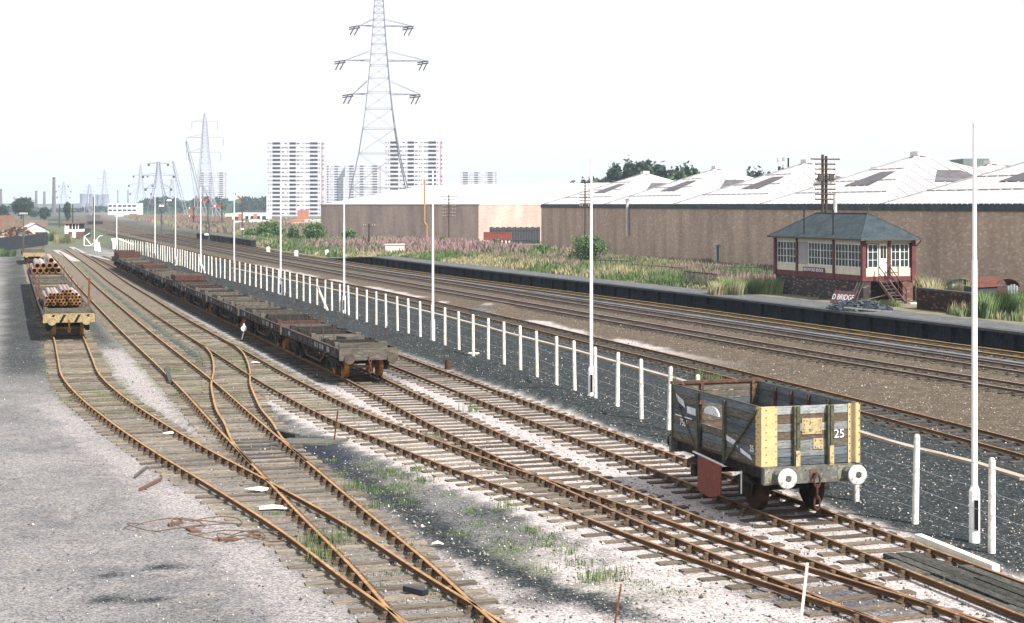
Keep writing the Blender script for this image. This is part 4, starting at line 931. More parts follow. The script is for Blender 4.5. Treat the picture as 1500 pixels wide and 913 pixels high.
# coal heap, debris
def lumps(name, n, cx, cy, rx, ry, rz_, size, mts, label, cat, base=PH, kind='stuff', seed=1):
    r = np.random.default_rng(seed); b = MB()
    for _ in range(n):
        a = r.uniform(0, 2*math.pi); q = math.sqrt(r.uniform(0,1)); x = rx*q*math.cos(a); y = ry*q*math.sin(a); h = rz_*max(0,1-q**1.5)
        s = size*r.uniform(.5,1.5); z = r.uniform(.55,1)*h if r.uniform() < .7 else h; b.mi = int(r.integers(0, len(mts)))
        M_ = Matrix.Rotation(r.uniform(0,6.28),3,'Z') @ Matrix.Rotation(r.uniform(-.8,.8),3,'X')
        pts = [M_ @ Vector((sx*s*r.uniform(.3,.6), sy*s*r.uniform(.25,.5), sz*s*r.uniform(.18,.4))) + Vector((x,y,z+s*.1)) for sx,sy,sz in ((-1,-1,-1),(1,-1,-1),(1,1,-1),(-1,1,-1),(-1,-1,1),(1,-1,1),(1,1,1),(-1,1,1))]
        b.add(pts, [(0,3,2,1),(4,5,6,7),(0,1,5,4),(1,2,6,5),(2,3,7,6),(3,0,4,7)])
    o = b.build(name, mts); o.location = (cx, cy, base); return tag(o, label, cat, kind=kind)
COAL = mat('coal', (0.010,0.014,0.022), (0.02,0.028,0.04), 5, .5, spec=.4); COALB = mat('coal_blue', (0.03,0.042,0.065), (0.05,0.065,0.09), 5, .4, spec=.5)
c = at(1258,453,PH); lumps('coal_heap', 620, c.x, c.y, 1.8, 2.6, .5, .2, [COAL,COAL,COALB], 'low heap of shiny coal lumps on the platform before the steps', 'coal heap', seed=4)
b = MB(); b.bar((0,0,.05),(2.3,-1.4,-.1),.12,.06); o = b.build('plank', mat('pale_plank',(.36,.36,.30),(.25,.25,.21),3)); o.location = at(1237,452,PH+.35); tag(o, 'pale plank lying across the coal heap', 'plank')
b = MB(); b.bar((0,0,.1),(2.0,-.2,.62),.1,.06); o = b.build('plank', GREYWOOD); o.location = sbw(-.4,-.5,0); tag(o, 'loose plank slanting against the steps of the signal box', 'plank')
b = MB(); b.bar((0,0,.04),(1.6,.3,.04),.35,.1); o = b.build('concrete_slab', CONC); o.location = sbw(1.5,-2.9,0); tag(o, 'pale concrete slab at the foot of the signal box steps', 'slab')
b = MB(); b.prism([(-.25,0),(.25,0),(.2,.32),(.0,.4),(-.2,.28)],'y',0,.3); o = b.build('concrete_lump', GREYWOOD); o.location = sbw(-.8,3.6,0); tag(o, 'pale concrete lump on the platform left of the station sign', 'concrete lump')
# brick bunker
bk = thing('brick_bunker', (*at(1345,455,PH)[:2], PH), 'low burnt brick bunker right of the signal box', 'bunker', rz=hb-math.pi/2+.10+math.pi)
p0 = at(1343,452,PH); p1 = at(1424,462,PH); L_ = (p1-p0).length; bk.location = p0; bk.rotation_euler = (0,0,math.atan2(p1.y-p0.y,p1.x-p0.x))
BURNT = brick_mat('burnt_brick', (0.05,0.028,0.022), (0.025,0.02,0.02), (0.02,0.02,0.02), .24, .085, speck=(.24,.085,.045), amt=1.0)
b = MB(); b.box(0,L_,0,.3,-.3,1.15); b.box(.0,.3,.3,2.6,-.3,1.1); b.box(L_-.3,L_,.3,2.6,-.3,1.1); b.build('wall', BURNT, bk)
b = MB(); b.box(-.05,L_+.03,-.04,.34,1.15,1.25); b.build('coping', TARWOOD, bk)
# corrugated arched shed
ps = at(1424,458,PH); pe = at(1492,460,PH); shed_o = thing('arched_shed', (*ps[:2], PH-.1), 'rusty arched corrugated shed with a black wall beside the bunker', 'shed', rz=.0)
CORR = mat('rusty_corrugated', (0.13,0.05,0.035), (0.085,0.038,0.032), 3, .9, c3=(.19,.09,.06))
def arch(b, y0, y1, w, h, base, th=.03, n=10):
    o_ = [(w/2+w/2*math.cos(math.pi*k/n), base+h*math.sin(math.pi*k/n)) for k in range(n+1)]
    i_ = [(w/2+(w/2-th)*math.cos(math.pi*k/n), base+(h-th)*math.sin(math.pi*k/n)) for k in range(n,-1,-1)]
    for k in range(n): b.prism([o_[k],o_[k+1],i_[n-k-1],i_[n-k]], 'y', y0, y1)
    return b
b = MB(); b.box(.2,1.45,-.05,.05,0,1.6); b.box(.2,.3,.05,2.5,0,1.5); b.build('side_wall', TARWOOD, shed_o)
b = arch(MB(), .0, 2.6, 1.4, .5, 1.55); o = b.build('end_hood', CORR, shed_o); o.location = (1.35,0,0)
b = MB(); b.add([(.1,-.12,1.52),(1.5,-.12,1.6),(1.62,.15,1.95),(.2,.2,1.85),(.2,1.8,2.0),(1.62,1.7,2.1)],[(0,1,2,3),(3,2,5,4)]); b.build('roof', CORR, shed_o)
b = MB(); b.box(1.47,2.0,.02,.06,.1,1.62); b.build('door', mat('brown_sheet',(0.10,0.06,0.055),(0.07,0.045,0.045),3), shed_o)
for k in range(4): b = MB(); b.box(2.04+k*.16,2.16+k*.16,.03,.07,.35,1.62+.1*math.sin(k)); b.build('slat', mat('pale_slat',(0.30,0.34,0.36),(0.16,0.18,0.19),4), shed_o)
s2 = thing('arched_shelter', (xat(1384,102), 102, PH), 'dark arched shelter with greenish white gable behind the bunker', 'shelter')
b = arch(MB(), 0, 1.8, 1.95, .62, .95); b.build('roof', TARWOOD, s2)
b = MB(); b.prism([(.975+.88*math.cos(math.pi*k/10), .95+.56*math.sin(math.pi*k/10)) for k in range(11)],'y',.2,.24); b.box(.08,1.87,.25,.3,0,.95); b.build('gable', mat('green_white',(0.42,0.47,0.40),(0.10,0.14,0.10),2.5,.9,lo=.45,hi=.55), s2)

# ================================================================= WAREHOUSES
WBR = brick_mat('warehouse_brick', (0.46,0.34,0.26), (0.37,0.27,0.205), (0.40,0.32,0.26), .42, .15, speck=(.64,.55,.47), amt=.5)
WBR2 = brick_mat('end_wall_brick', (0.50,0.30,0.145), (0.58,0.38,0.21), (0.5,0.4,0.3), .6, .22, speck=(.74,.60,.45), amt=.6)
ROOFW = mat('pale_asbestos_roof', (0.56,0.55,0.54), (0.47,0.46,0.46), .5, .8, c3=(.40,.39,.39), stretch=(1,.2,1))
SKYL = mat('grimy_skylight', (0.12,0.115,0.125), (0.085,0.08,0.09), 1, .9, spec=.05)
EAVE = mat('dark_gutter', (0.04,0.055,0.065), (0.075,0.085,0.09), .8, .8)
wa, wb = Vector((wall_x(285), 285, 0)), Vector((wall_x(96), 96, 0)); d = (wa-wb).normalized(); hw = math.atan2(-d.x, d.y)
WH = thing('warehouse', wb, 'long brown brick warehouse with a row of white hipped roofs', 'warehouse', rz=hw); WLn = (wa-wb).length
b = MB(); b.box(0,70,0,WLn,-.6,6.66); b.build('wall', WBR, WH)
b = MB(); b.box(-.12,.35,-.1,WLn+.1,6.66,7.20); n = int(WLn/.9)
for k in range(n): b.box(-.14,.0,k*.9,k*.9+.5,7.202,7.27)
b.build('eaves_gutter', EAVE, WH)
pk = [(133-96)*1.021-33.2*0]  # peaks along the wall measured from the photograph
peaks = [ (Z-96)*1.0206 for Z in (101, 133.2, 165, 194.6, 227.6, 263) ]
bounds = [ -16 ] + [ (peaks[i]+peaks[i+1])/2 - 1.0 for i in range(5) ] + [WLn]
EZt = 7.21
CAPM = mat('ridge_cap',(0.60,0.59,0.58),(0.50,0.49,0.49),1); RIBM = mat('rib_grey',(0.42,0.40,0.41),(0.36,0.34,0.35),1)
for rank in range(3):
  X0 = .2 + rank*24; X1 = X0 + 24; XM = (X0+X1)/2
  for i, y in enumerate(peaks):
    y0, y1 = bounds[i], bounds[i+1]; hgt = 5.05
    b = MB(); V = [(X0,y0,EZt),(X0,y1,EZt),(X1,y1,EZt),(X1,y0,EZt),(XM,y,EZt+hgt)]
    b.add(V, [(0,1,4),(1,2,4),(2,3,4),(3,0,4)]); r_ = b.build('roof', ROOFW, WH)
    b = MB()
    for k in range(4): b.bar(V[k],V[4],.5,.12)
    b.box(XM-.5,XM+.5,y-.9,y+.9,EZt+hgt-.1,EZt+hgt+.35); b.build('ridge', CAPM, r_)
    def on_face(P0, P1, P2, u, v, off=.06):     # u along the eaves edge, v up the slope (0..1)
        P0, P1, P2 = Vector(P0), Vector(P1), Vector(P2); n_ = (P1-P0).cross(P2-P0).normalized(); n_ = n_ if n_.z > 0 else -n_
        M_ = P0.lerp(P1, u); return M_.lerp(P2, v) + n_*off
    b = MB()
    def sky_(A, quad):
        b.add([on_face(*A,u,v,.07) for u,v in quad], [(0,1,2,3)]); b.add([on_face(*A,u,v,.0) for u,v in quad], [(3,2,1,0)])
    sky_((V[0],V[1],V[4]), ((.30,.36),(.60,.36),(.50,.64),(.18,.64)))
    sky_((V[3],V[0],V[4]), ((.30,.42),(.72,.42),(.60,.66),(.30,.66)))
    b.build('skylight', SKYL, r_)
    b = MB()
    for k in range(1, 17):
        t = k/17
        for A, apx in (((V[0],V[1],V[4]), (y-y0)/(y1-y0)), ((V[3],V[0],V[4]), .5)):
            P0 = Vector(A[0]).lerp(Vector(A[1]), t); f = t/apx if t < apx else (1-t)/(1-apx)
            a2, b2 = Vector(A[0]), Vector(A[1]); mid_ = a2.lerp(b2, apx); top = Vector(A[2]); P1 = P0 + (top-mid_)*f
            b.bar(P0+Vector((0,0,.04)), P1+Vector((0,0,.04)), .13, .06)
        v = t
        if k % 4 == 0:
            b.bar(on_face(V[0],V[1],V[4],0,v,.05), on_face(V[0],V[1],V[4],1,v,.05), .12, .05); b.bar(on_face(V[3],V[0],V[4],0,v,.05), on_face(V[3],V[0],V[4],1,v,.05), .12, .05)
    b.build('sheet_ribs', RIBM, r_)
# second rank of roof ridges behind
# door and wall pipes
def wloc(px): # distance along wall for a photo column
    k = (px-750)/F; Z = (5.1+.204*285)/(k+.204); return (Z-96)*1.0206
y = wloc(1052.5)
dd = part_empty('door', WH, (0,y,0))
b = MB(); b.box(-.06,.02,-.5,.5,-.3,2.3); b.build('leaf', mat('door_blue',(0.06,0.10,0.13),(0.045,0.075,0.10),3), dd)
b = MB(); b.box(-.4,.05,-.75,.8,2.45,2.65); b.build('canopy', mat('canopy_pale',(0.5,0.52,0.58),(0.4,0.42,0.5),2), dd)
b = MB(); b.box(-.08,.0,-.62,-.5,-.3,2.45); b.box(-.08,.0,.5,.62,-.3,2.45); b.build('frame', CREAM, dd)
y = wloc(922); b = MB(); b.tube((-.3,y,2.9),(-.3,y,7.7),.22,.22,12); b.build('vent_pipe', mat('vent_zinc',(0.55,0.55,0.56),(0.4,0.4,0.41),3,.5), WH)
b = MB(); b.tube((-.3,y,7.75),(-.3,y,7.95),.36,.2,12); b.build('vent_cowl', IRON, WH)
# left warehouse
la, lb = Vector((xat(470,369), 369, 0)), Vector((xat(701,315.8), 315.8, 0)); d = (la-lb).normalized(); hl = math.atan2(-d.x, d.y); Ll = (la-lb).length
W2 = thing('warehouse', lb, 'farther pinkish brick warehouse under a plain low white roof', 'warehouse', rz=hl)
WBR3 = brick_mat('far_warehouse_brick', (0.49,0.365,0.315), (0.42,0.315,0.27), (0.44,0.36,0.31), .6, .22, speck=(.56,.46,.41), amt=.4)
b = MB(); b.box(0,60,0,Ll,-.5,7.1); b.build('wall', WBR3, W2)
b = MB(); b.box(-.1,.15,-.1,Ll+.1,7.1,7.25); b.build('eaves', EAVE, W2)
b = MB(); V=[(.15,0,7.2),(.15,Ll,7.2),(22,10,11.6),(22,Ll-9,11.6),(60,0,7.2),(60,Ll,7.2),(40,10,11.8),(40,Ll-9,11.8)]
b.add(V,[(0,1,3,2),(2,3,7,6),(6,7,5,4),(0,2,6,4),(1,5,7,3)]); b.build('roof', ROOFW, W2)
# sunlit recessed wall between them
ra, rb = Vector((-6.6,316.6,0)), Vector((9.0,334,0)); d = (rb-ra).normalized(); hr = math.atan2(d.y,d.x)
W3 = thing('workshop_building', ra, 'sunlit orange brick building set back between the two warehouses', 'building', rz=hr); Lr = (rb-ra).length
c_, s_r = math.cos(hr), math.sin(hr)
def toL(x, y): x -= ra.x; y -= ra.y; return (x*c_+y*s_r, -x*s_r+y*c_)
q_ = [(0.0,0.0),(Lr,0.0),toL(rb.x,350),toL(-4.5,350),toL(-4.5,ra.y+2.4)]
b = MB(); b.prism(q_, 'z', -.4, 6.95); b.build('wall', WBR2, W3)
b = MB(); b.prism([(x*1.0,y*1.0) for x,y in q_], 'z', 6.955, 7.15); b.add([(q_[0][0],q_[0][1],7.15),(q_[1][0],q_[1][1],7.15),(*q_[2],7.15),(*q_[3],7.15),(*toL(4,338),11.2)],[(0,1,4),(1,2,4),(2,3,4),(3,0,4)]); b.build('roof', ROOFW, W3)
# black fence and red container in the recess
p = at(716,353); fx = thing('black_board_fence', (xat(717,300),300,0), 'tall black board fence in the recess behind the red container', 'fence', rz=.05)
wf = (xat(790,300)-xat(717,300))
b = MB(); k = 0; x = 0
while x < wf: b.box(x,x+.27,-.02,.02,0,3.05+.08*math.sin(k*1.7)); x += .29; k += 1
b.build('boards', mat('black_board',(0.018,0.028,0.035),(0.035,0.045,0.05),2), fx)
b = MB(); b.box(0,wf,.05,.12,.5,.65); b.box(0,wf,.05,.12,2.3,2.45); b.build('rail', TARWOOD, fx)
rc = thing('red_skip', (xat(709,286),286,.4), 'red ribbed skip standing on white supports by the black fence', 'skip', rz=.05)
wr = xat(749,286)-xat(709,286)
b = MB(); b.box(0,wr,0,2.2,.55,1.95); b.build('body', mat('red_oxide',(0.22,0.065,0.05),(0.17,0.055,0.045),2), rc)
b = MB(); 
for k in range(10): b.box(.1+k*wr/10,.22+k*wr/10,-.06,0,.55,1.95)
b.box(-.02,wr+.02,-.09,-.06,1.9,2.0); b.build('rib', mat('red_rib',(0.27,0.09,0.07),(0.21,0.07,0.06),2), rc)
b = MB()
for k in range(5): b.box(wr*.38+k*wr*.13,wr*.38+k*wr*.13+.28,.05,.3,-.4,.55)
b.build('support', WHITE, rc)
# white sign panel / low white hut by the platform ramp
b = MB(); b.box(-1.25,1.25,0,1.6,-.2,1.15); b.prism([(-1.35,1.15),(1.35,1.2),(1.35,1.3),(-1.35,1.25)],'y',-.1,1.7); o = b.build('white_hut', mat('white_render',(0.72,0.68,0.58),(0.62,0.58,0.5),2)); o.location = (xat(578,222),222,.55); tag(o, 'small low white hut among weeds before the far warehouse', 'hut')
# ================================================================= TELEGRAPH POLES
POLE = mat('pole_wood', (0.075,0.055,0.04), (0.05,0.04,0.032), 3, .9)
def tel_pole(px, Z, ytop, base, arms, label, aw=1.1, r=.14, top_aw=None, gap=None, double=False):
    x = xat(px, Z); t = thing('telegraph_pole', (x, Z, base), label, 'telegraph pole', rz=.25); H = zat(ytop, Z)-base
    b = MB()
    if double: b.tube((-.14,0,-.3),(-.14,0,H),r,r*.8,10); b.tube((.14,0,-.3),(.14,0,H-.1),r,r*.8,10)
    else: b.tube((0,0,-.3),(0,0,H),r,r*.75,10)
    b.build('pole', POLE, t)
    for i in range(arms):
        z = H - .35 - i*(gap or .34); w = (top_aw if (i == 0 and top_aw) else aw)
        b = MB(); b.box(-w/2*1.4,w/2*1.4,-.2,-.1,z-.05,z+.05); a = b.build('cross_arm', POLE, t)
        b = MB()
        for u in (-.66,-.40,.40,.66): b.tube((u*w,-.15,z+.05),(u*w,-.15,z+.13),.03,.03,6); b.tube((u*w,-.15,z+.13),(u*w,-.15,z+.24),.055,.04,6)
        b.build('insulators', mat('insulator_white',(.6,.6,.58)) if not bpy.data.materials.get('insulator_white') else bpy.data.materials['insulator_white'], a)
    return t
tp = tel_pole(1207.5,121,226.5,PH,9,'tall double telegraph pole with nine arms standing behind the signal box',1.15,.13,1.65,double=True,gap=.37)
b = MB(); b.box(-.62,-.26,-.34,-.2,8.05-.15,8.55-.15); b.box(.26,.62,-.34,-.2,7.9,8.4); b.build('junction_box', GREYWOOD, tp)
tel_pole(857,238,265,.4,9,'many-armed telegraph pole rising from the round bush',1.25,.12,1.9,gap=.42)
tel_pole(657.5,300,285,.2,7,'telegraph pole in front of the far pinkish warehouse',1.7,.13,2.2,gap=.62)
tel_pole(540.5,268,328,0,1,'short dark telegraph pole with one arm by the end of the platform',1.4,.17)
for px,Z,y,l in ((137,305,290,'black post beside the white gate'),(106.5,380,300,'dark pole in front of the distant small signal box'),(87,520,300,'dark pole left of the distant small signal box'),(99,700,298,'thin far pole beside the trees on the left')):
    t = thing('timber_pole',(xat(px,Z),Z,0),l,'pole'); b = MB(); b.tube((0,0,-.3),(0,0,zat(y,Z)),.13*Z/300,.11*Z/300,8); b.build('shaft', POLE, t); b=MB(); b.tube((0,0,zat(y,Z)),(0,0,zat(y,Z)+.15),.16*Z/300,.05,8); b.build('cap', IRON, t)
t = thing('yard_lamp',(xat(34.5,262),262,0),'dark yard lamp with a flat wide head before the white gabled shed','lamp'); b = MB(); b.tube((0,0,-.3),(0,0,zat(316,262)),.09,.07,8); b.build('pole', IRON, t)
b = MB(); b.box(-.62,.62,-.25,.25,zat(314,262),zat(311.5,262)); b.build('lamp_head', mat('lamp_grey',(.45,.45,.45),(.3,.3,.3),4), t)
# ochre flue against the far warehouse
b = MB(); x0_, y0_ = xat(626,329.5), 329.5; b.path([(0,0,0),(0,0,2.9),(-.45,0,3.5),(-.45,0,12.1)],.17,8); o = b.build('flue_pipe', mat('ochre_pipe',(.42,.24,.10),(.33,.18,.08),2)); o.location=(x0_,y0_-2.2,0.1); tag(o,'tall ochre flue pipe with a kink up the far warehouse wall','flue')

# ================================================================= SIGNALS
RED = mat('signal_red',(0.42,0.085,0.05),(0.33,0.065,0.04),3,.6)
LATT = mat('signal_post_dark',(0.06,0.065,0.07),(0.09,0.09,0.09),3,.8)
def arm(parent, x, z, ang=0, L=1.5, mt=None):
    a = part_empty('signal_arm', parent, (x, -.2, z)); a.rotation_euler = (0, ang, 0)
    b = MB(); b.box(-L,0,-.02,.02,-.15,.15); b.build('blade', mt or RED, a)
    b = MB(); b.box(-L*.78,-L*.62,-.026,-.021,-.15,.15); b.build('white_band', WHITE, a)
    b = MB(); b.tube((.12,-.05,-.05),(.12,.06,-.05),.2,.2,12); b.box(0,.3,-.04,.04,-.25,.12); b.build('spectacle', IRON, a)
def signal_gantry():
    Z = 290; s = F/Z; x = xat(304,Z); t = thing('signal_bracket',(x,Z,0),'bracket signal with three dolls and red arms beyond the fence','signal')
    zb = zat(326,Z)
    b = MB()
    for sx in (-.3,.3):
        for sy in (-.3,.3): b.bar((sx,sy,-.2),(sx*.8,sy*.8,zb),.09)
    for k in range(6): b.bar((-.3,-.3,k*.7),(.3,-.3,k*.7+.6),.05); b.bar((.3,-.3,k*.7),(-.3,-.3,k*.7+.6),.05)
    b.build('lattice_post', LATT, t)
    xa, xb = (283-304)/s, (328-304)/s
    b = MB(); b.box(xa,xb,-.4,.4,zb,zb+.14); 
    for u in (.35,.62): b.bar((0,0,zb-1.2),(xa*u,0,zb),.08); b.bar((0,0,zb-1.2),(xb*u,0,zb),.08)
    for k in range(8): u = xa+(xb-xa)*k/7; b.bar((u,-.38,zb+.1),(u,-.38,zb+1.0),.04)
    b.bar((xa,-.38,zb+1.0),(xb,-.38,zb+1.0),.05); b.build('platform', LATT, t)
    for px, yt, L in ((283.5,292,()),(304.5,289,((293.5,RED),)),(325,297,((302,RED),))):
        u = (px-304)/s; zt = zat(yt,Z); b = MB(); b.bar((u,0,zb+.1),(u,0,zt),.2); b.tube((u,0,zt),(u,0,zt+.35),.14,.01,8); b.build('doll', LATT, t)
        for yy, m_ in L: arm(t, u, zat(yy,Z), 0, 1.75, m_)
    arm(t, (283.5-304)/s, zat(305,Z), 0, 1.0); arm(t, (283.5-304)/s, zat(316.5,Z), 0, 1.0)
    b = MB(); b.tube((-.1,-.5,zat(343.5,Z)-.12),(-.1,-.5,zat(343.5,Z)+.2),.42,.25,14); b.build('lamp_shade', WHITE, t)
signal_gantry()
Z = 290; t = thing('signal_post',(xat(355,Z),Z,0),'single post signal with a raised red arm and white lamp','signal'); b = MB(); b.tube((0,0,-.2),(0,0,zat(287,Z)),.13,.10,8); b.build('post', LATT, t)
arm(t, -.1, zat(292,Z), math.radians(38), 1.6); b = MB(); b.box(-.25,.25,-.2,-.1,zat(337,Z),zat(334.5,Z)); b.build('plate', WHITE, t); b=MB(); b.tube((-1.42,-.3,zat(284,Z)),(-1.42,-.1,zat(284,Z)),.16,.16,10); b.build('lamp', RED, t)
Z = 400; s = F/Z; t = thing('signal_bracket',(xat(236.5,Z),Z,0),'farther small bracket signal with two dolls and white shades','signal'); zb = zat(310,Z)
b = MB(); b.bar((0,0,-.2),(0,0,zb),.3); b.build('post', LATT, t); b = MB(); b.box(-1.15,1.25,-.3,.3,zb,zb+.16); b.build('platform', LATT, t)
for u, yt in ((-.95,289),(.95,293)):
    b = MB(); b.bar((u,0,zb),(u,0,zat(yt,Z)),.2); b.build('doll', LATT, t); b = MB(); b.prism([(u,zat(yt,Z)-.9),(u+.5,zat(yt,Z)-.55),(u,zat(yt,Z))],'y',-.2,-.1); b.build('signal_arm', LATT, t)
for u,z_ in ((-.3,302),(.35,302),(2.2,294),(1.6,294)):
    b = MB(); b.tube((u,-.2,zat(z_,Z)-.1),(u,-.2,zat(z_,Z)+.3),.32,.2,10); b.build('lamp_shade', WHITE, t)
# small white ground signals by the running line
for px,py,l in ((434,373,'small white ground signal nearest the platform end'),(479,372,'small white marker near the foot of the platform ramp'),(393,367,'white oval marker in the weeds beyond the main lines')):
    p = at(px,py+3); t = thing('ground_signal', p, l, 'ground signal'); b = MB(); b.box(-.25,.25,-.12,.12,0,.35); b.build('base', WHITE, t); b = MB(); b.tube((0,-.15,.6),(0,.1,.6),.28,.28,14); b.build('disc', WHITE, t)
p = at(354,499); t = thing('point_indicator', p, 'small white-headed point indicator in front of the flat wagons', 'point indicator'); b = MB(); b.tube((0,0,0),(.12,0,.5),.03,.03,8); b.build('stem', WHITE, t); b = MB(); b.tube((.12,-.08,.64),(.12,.08,.64),.15,.15,14); b.tube((.12,0,.76),(.12,0,.9),.05,.04,8); b.build('head', WHITE, t); b = MB(); b.box(-.3,.3,-.08,.08,0,.06); b.build('base', IRON, t)

# ================================================================= WHITE GATES AT THE FAR END OF THE FENCE
def gate(px, py, segs, label, w=.13, name='white_gate'):
    p = at(px, py); t = thing(name, p, label, 'gate'); Zg = p.y
    for i, (x0,y0,x1,y1) in enumerate(segs):
        A = (xat(x0,Zg)-p.x, 0.02*i, max(0,zat(y0,Zg))); B_ = (xat(x1,Zg)-p.x, 0.02*i, max(0,zat(y1,Zg))); b = MB(); b.bar(A,B_,w,.12); b.build('bar', WHITE, t)
    return t
gate(123,360,[(123.3,346,123.3,360.5),(123.5,360.3,135,360.3),(123.3,346.5,131.5,341.5),(124,347,134,359.5),(134,359.5,146,345.5),(146,345.5,150,345.5)],'open white barrier of thin bars by the black post')
gate(143,369,[(139,352,140,367),(142,352,141,368),(140,353,145,369),(144.5,355,146.5,370),(138,353,143,352)],'white splayed gatepost of boards at the end of the fence', .26)
gate(166,366,[(163,350,172,350),(163,350,166,355)],'short white rail behind the last flat wagon', .3)
t = thing('white_hurdle', at(165,368), 'solid white hurdle behind the last flat wagon', 'hurdle'); Zg = t.location.y
b = MB(); b.box(0,.75,0,.1,.3,2.0); b.build('panel', WHITE, t); b = MB(); b.bar((.7,0,2.0),(3.3,.0,1.0),.25,.12); b.build('top_rail', WHITE, t)
# pale walkway strips on the ground near the far end
for (a,c_,w,l) in (((82,367),(112,383),1.1,'pale concrete walkway strip between sidings'),((104,362),(122,371),.9,'short pale walkway strip farther up the sidings'),((128,373),(163,381.5),.6,'pale strip crossing toward the end of the flat wagons')):
    b = MB(); b.bar(at(*a,.03), at(*c_,.03), w, .05); tag(b.build('walkway', mat('pale_slabs',(.34,.33,.33),(.26,.25,.25),1,.9)), l, 'walkway')

# ================================================================= YARD LITTER
def stick(a, c_, w, mt, label, cat='stick', name='stick', h=None):
    b = MB(); b.bar(Vector((0,0,0)), Vector(c_)-Vector(a), w, h or w); o = b.build(name, mt); o.location = a; return tag(o, label, cat)
STICKM = mat('stick_brown',(.17,.10,.075),(.11,.07,.055),6)
stick(at(205,717,.05), at(236,701,.05), .07, STICKM, 'reddish stick lying on pale gravel left of the tracks')
stick(at(198,697,.05), at(215,684,.05), .06, GREYWOOD, 'short grey stick beyond the reddish one on the gravel')
stick(at(489,650,-.05), at(489,650,0)+Vector((.12,0,.98)), .035, RUST, 'thin upright iron rod standing by the concrete slab', 'iron rod', 'iron_rod')
p = at(1172,921); stick(p, (p.x+.18, p.y+.3, 1.05), .038, CONC, 'white pole leaning at the bottom edge beside the merged rails', 'pole', 'leaning_pole')
p = at(899,925); stick(p, (p.x+.14, p.y+.2, .75), .025, RUST, 'thin brown rod sticking up at the bottom edge', 'iron rod', 'iron_rod')
for (a,c_,l) in (((404,633),(436,640),'dark point blade cover beside the crossover rail'),((243,541),(250,560),'dark sleeper chair lying left of the second siding')):
    stick(at(*a,.1), at(*c_,.1), .16, TARWOOD, l, 'timber', 'timber_offcut')
b = MB(); b.prism([(-.09,-.26),(.08,-.26),(.12,.24),(-.03,.28)],'z',0,.1); o = b.build('brake_block', COAL); o.location = at(608,869,.03); o.rotation_euler=(0,0,.9); tag(o,'black brake block lying between the rails near the bottom','brake block')
b = MB(); b.prism([(-1.0,-.5),(.7,-.55),(1.25,.45),(-.55,.6)],'z',0,.07); o = b.build('concrete_slab', GREYWOOD); o.location = at(447,649); tag(o,'flat grey slab lying beside the iron rod','slab')
PAPER = mat('paper', (0.78,0.72,0.60), (0.66,0.58,0.46), 6, .9)
for px,py,s_,l in ((400,745,.42,'crumpled cream paper between rails, largest'),(381,718,.36,'torn cream paper just beyond the largest one'),(249,636,.22,'small white scrap beside the left siding rail'),(641,798,.12,'tiny white scrap near the bottom of the sidings'),(374,532,.2,'pale scrap between the crossover rails')):
    b = MB(); n=9; pts=[]
    for k in range(n): a=2*math.pi*k/n; r_=s_*random.uniform(.5,1.1); pts.append((r_*1.3*math.cos(a), r_*.6*math.sin(a), random.uniform(0,.06)))
    b.add(pts+[(0,0,.09)], [(k,(k+1)%n,n) for k in range(n)]); o=b.build('paper_scrap',PAPER); o.location=at(px,py,.04); tag(o,l,'paper scrap')
p = at(657,541); b = MB(); b.tube((0,0,-.05),(0,0,.42),.17,.16,12,hollow=.02); o = b.build('rusty_drum', DULLRUST); o.location = p; tag(o,'small rusty drum on the cinders beyond the siding near the posts','drum')
for px,py,l in ((655,513,'pale slab lying at the foot of a post right of the flat wagons'),(641,509,'smaller pale slab left of the other one by the posts'),(690,519,'pale slab by a post above the rusty drum')):
    b = MB(); b.prism([(-.35,-.2),(.3,-.25),(.4,.15),(-.2,.28)],'z',-.02,.07); o = b.build('stone_slab', CONC); o.location = at(px,py); tag(o,l,'slab')
def coil(px, py, loops, label, seed):
    r = random.Random(seed); pts = []
    for L in range(loops):
        rx, ry = r.uniform(.35,1.05), r.uniform(.25,.55); ox, oy = r.uniform(-.3,.8), r.uniform(-.3,.3)
        for k in range(22):
            a = 2*math.pi*k/21; pts.append((ox+rx*math.cos(a+L), oy+ry*math.sin(a+L), .03+.10*abs(math.sin(a*1.5+L))))
    b = MB(); b.path(pts, .014, 5); o = b.build('wire_coil', mat('old_wire',(.09,.07,.06),(.16,.10,.07),4)); o.location = at(px,py); tag(o,label,'wire')
coil(345,792,3,'tangled loops of rusty wire, nearer the rails',3); coil(262,774,2,'loose rusty wire lying farther left on the gravel',5)
for k,(px,py) in enumerate(((330,793),(255,770),(283,780))):
    b = MB(); b.prism([(-.25,-.08),(.2,-.1),(.28,.05),(-.1,.1)],'z',0,.07); o = b.build('broken_board', STICKM); o.location = at(px,py); o.rotation_euler=(0,0,k*1.1); tag(o, ['brown board scrap inside the nearer wire loops','brown board scrap in the left wire','brown board scrap just right of the left wire'][k],'board scrap')
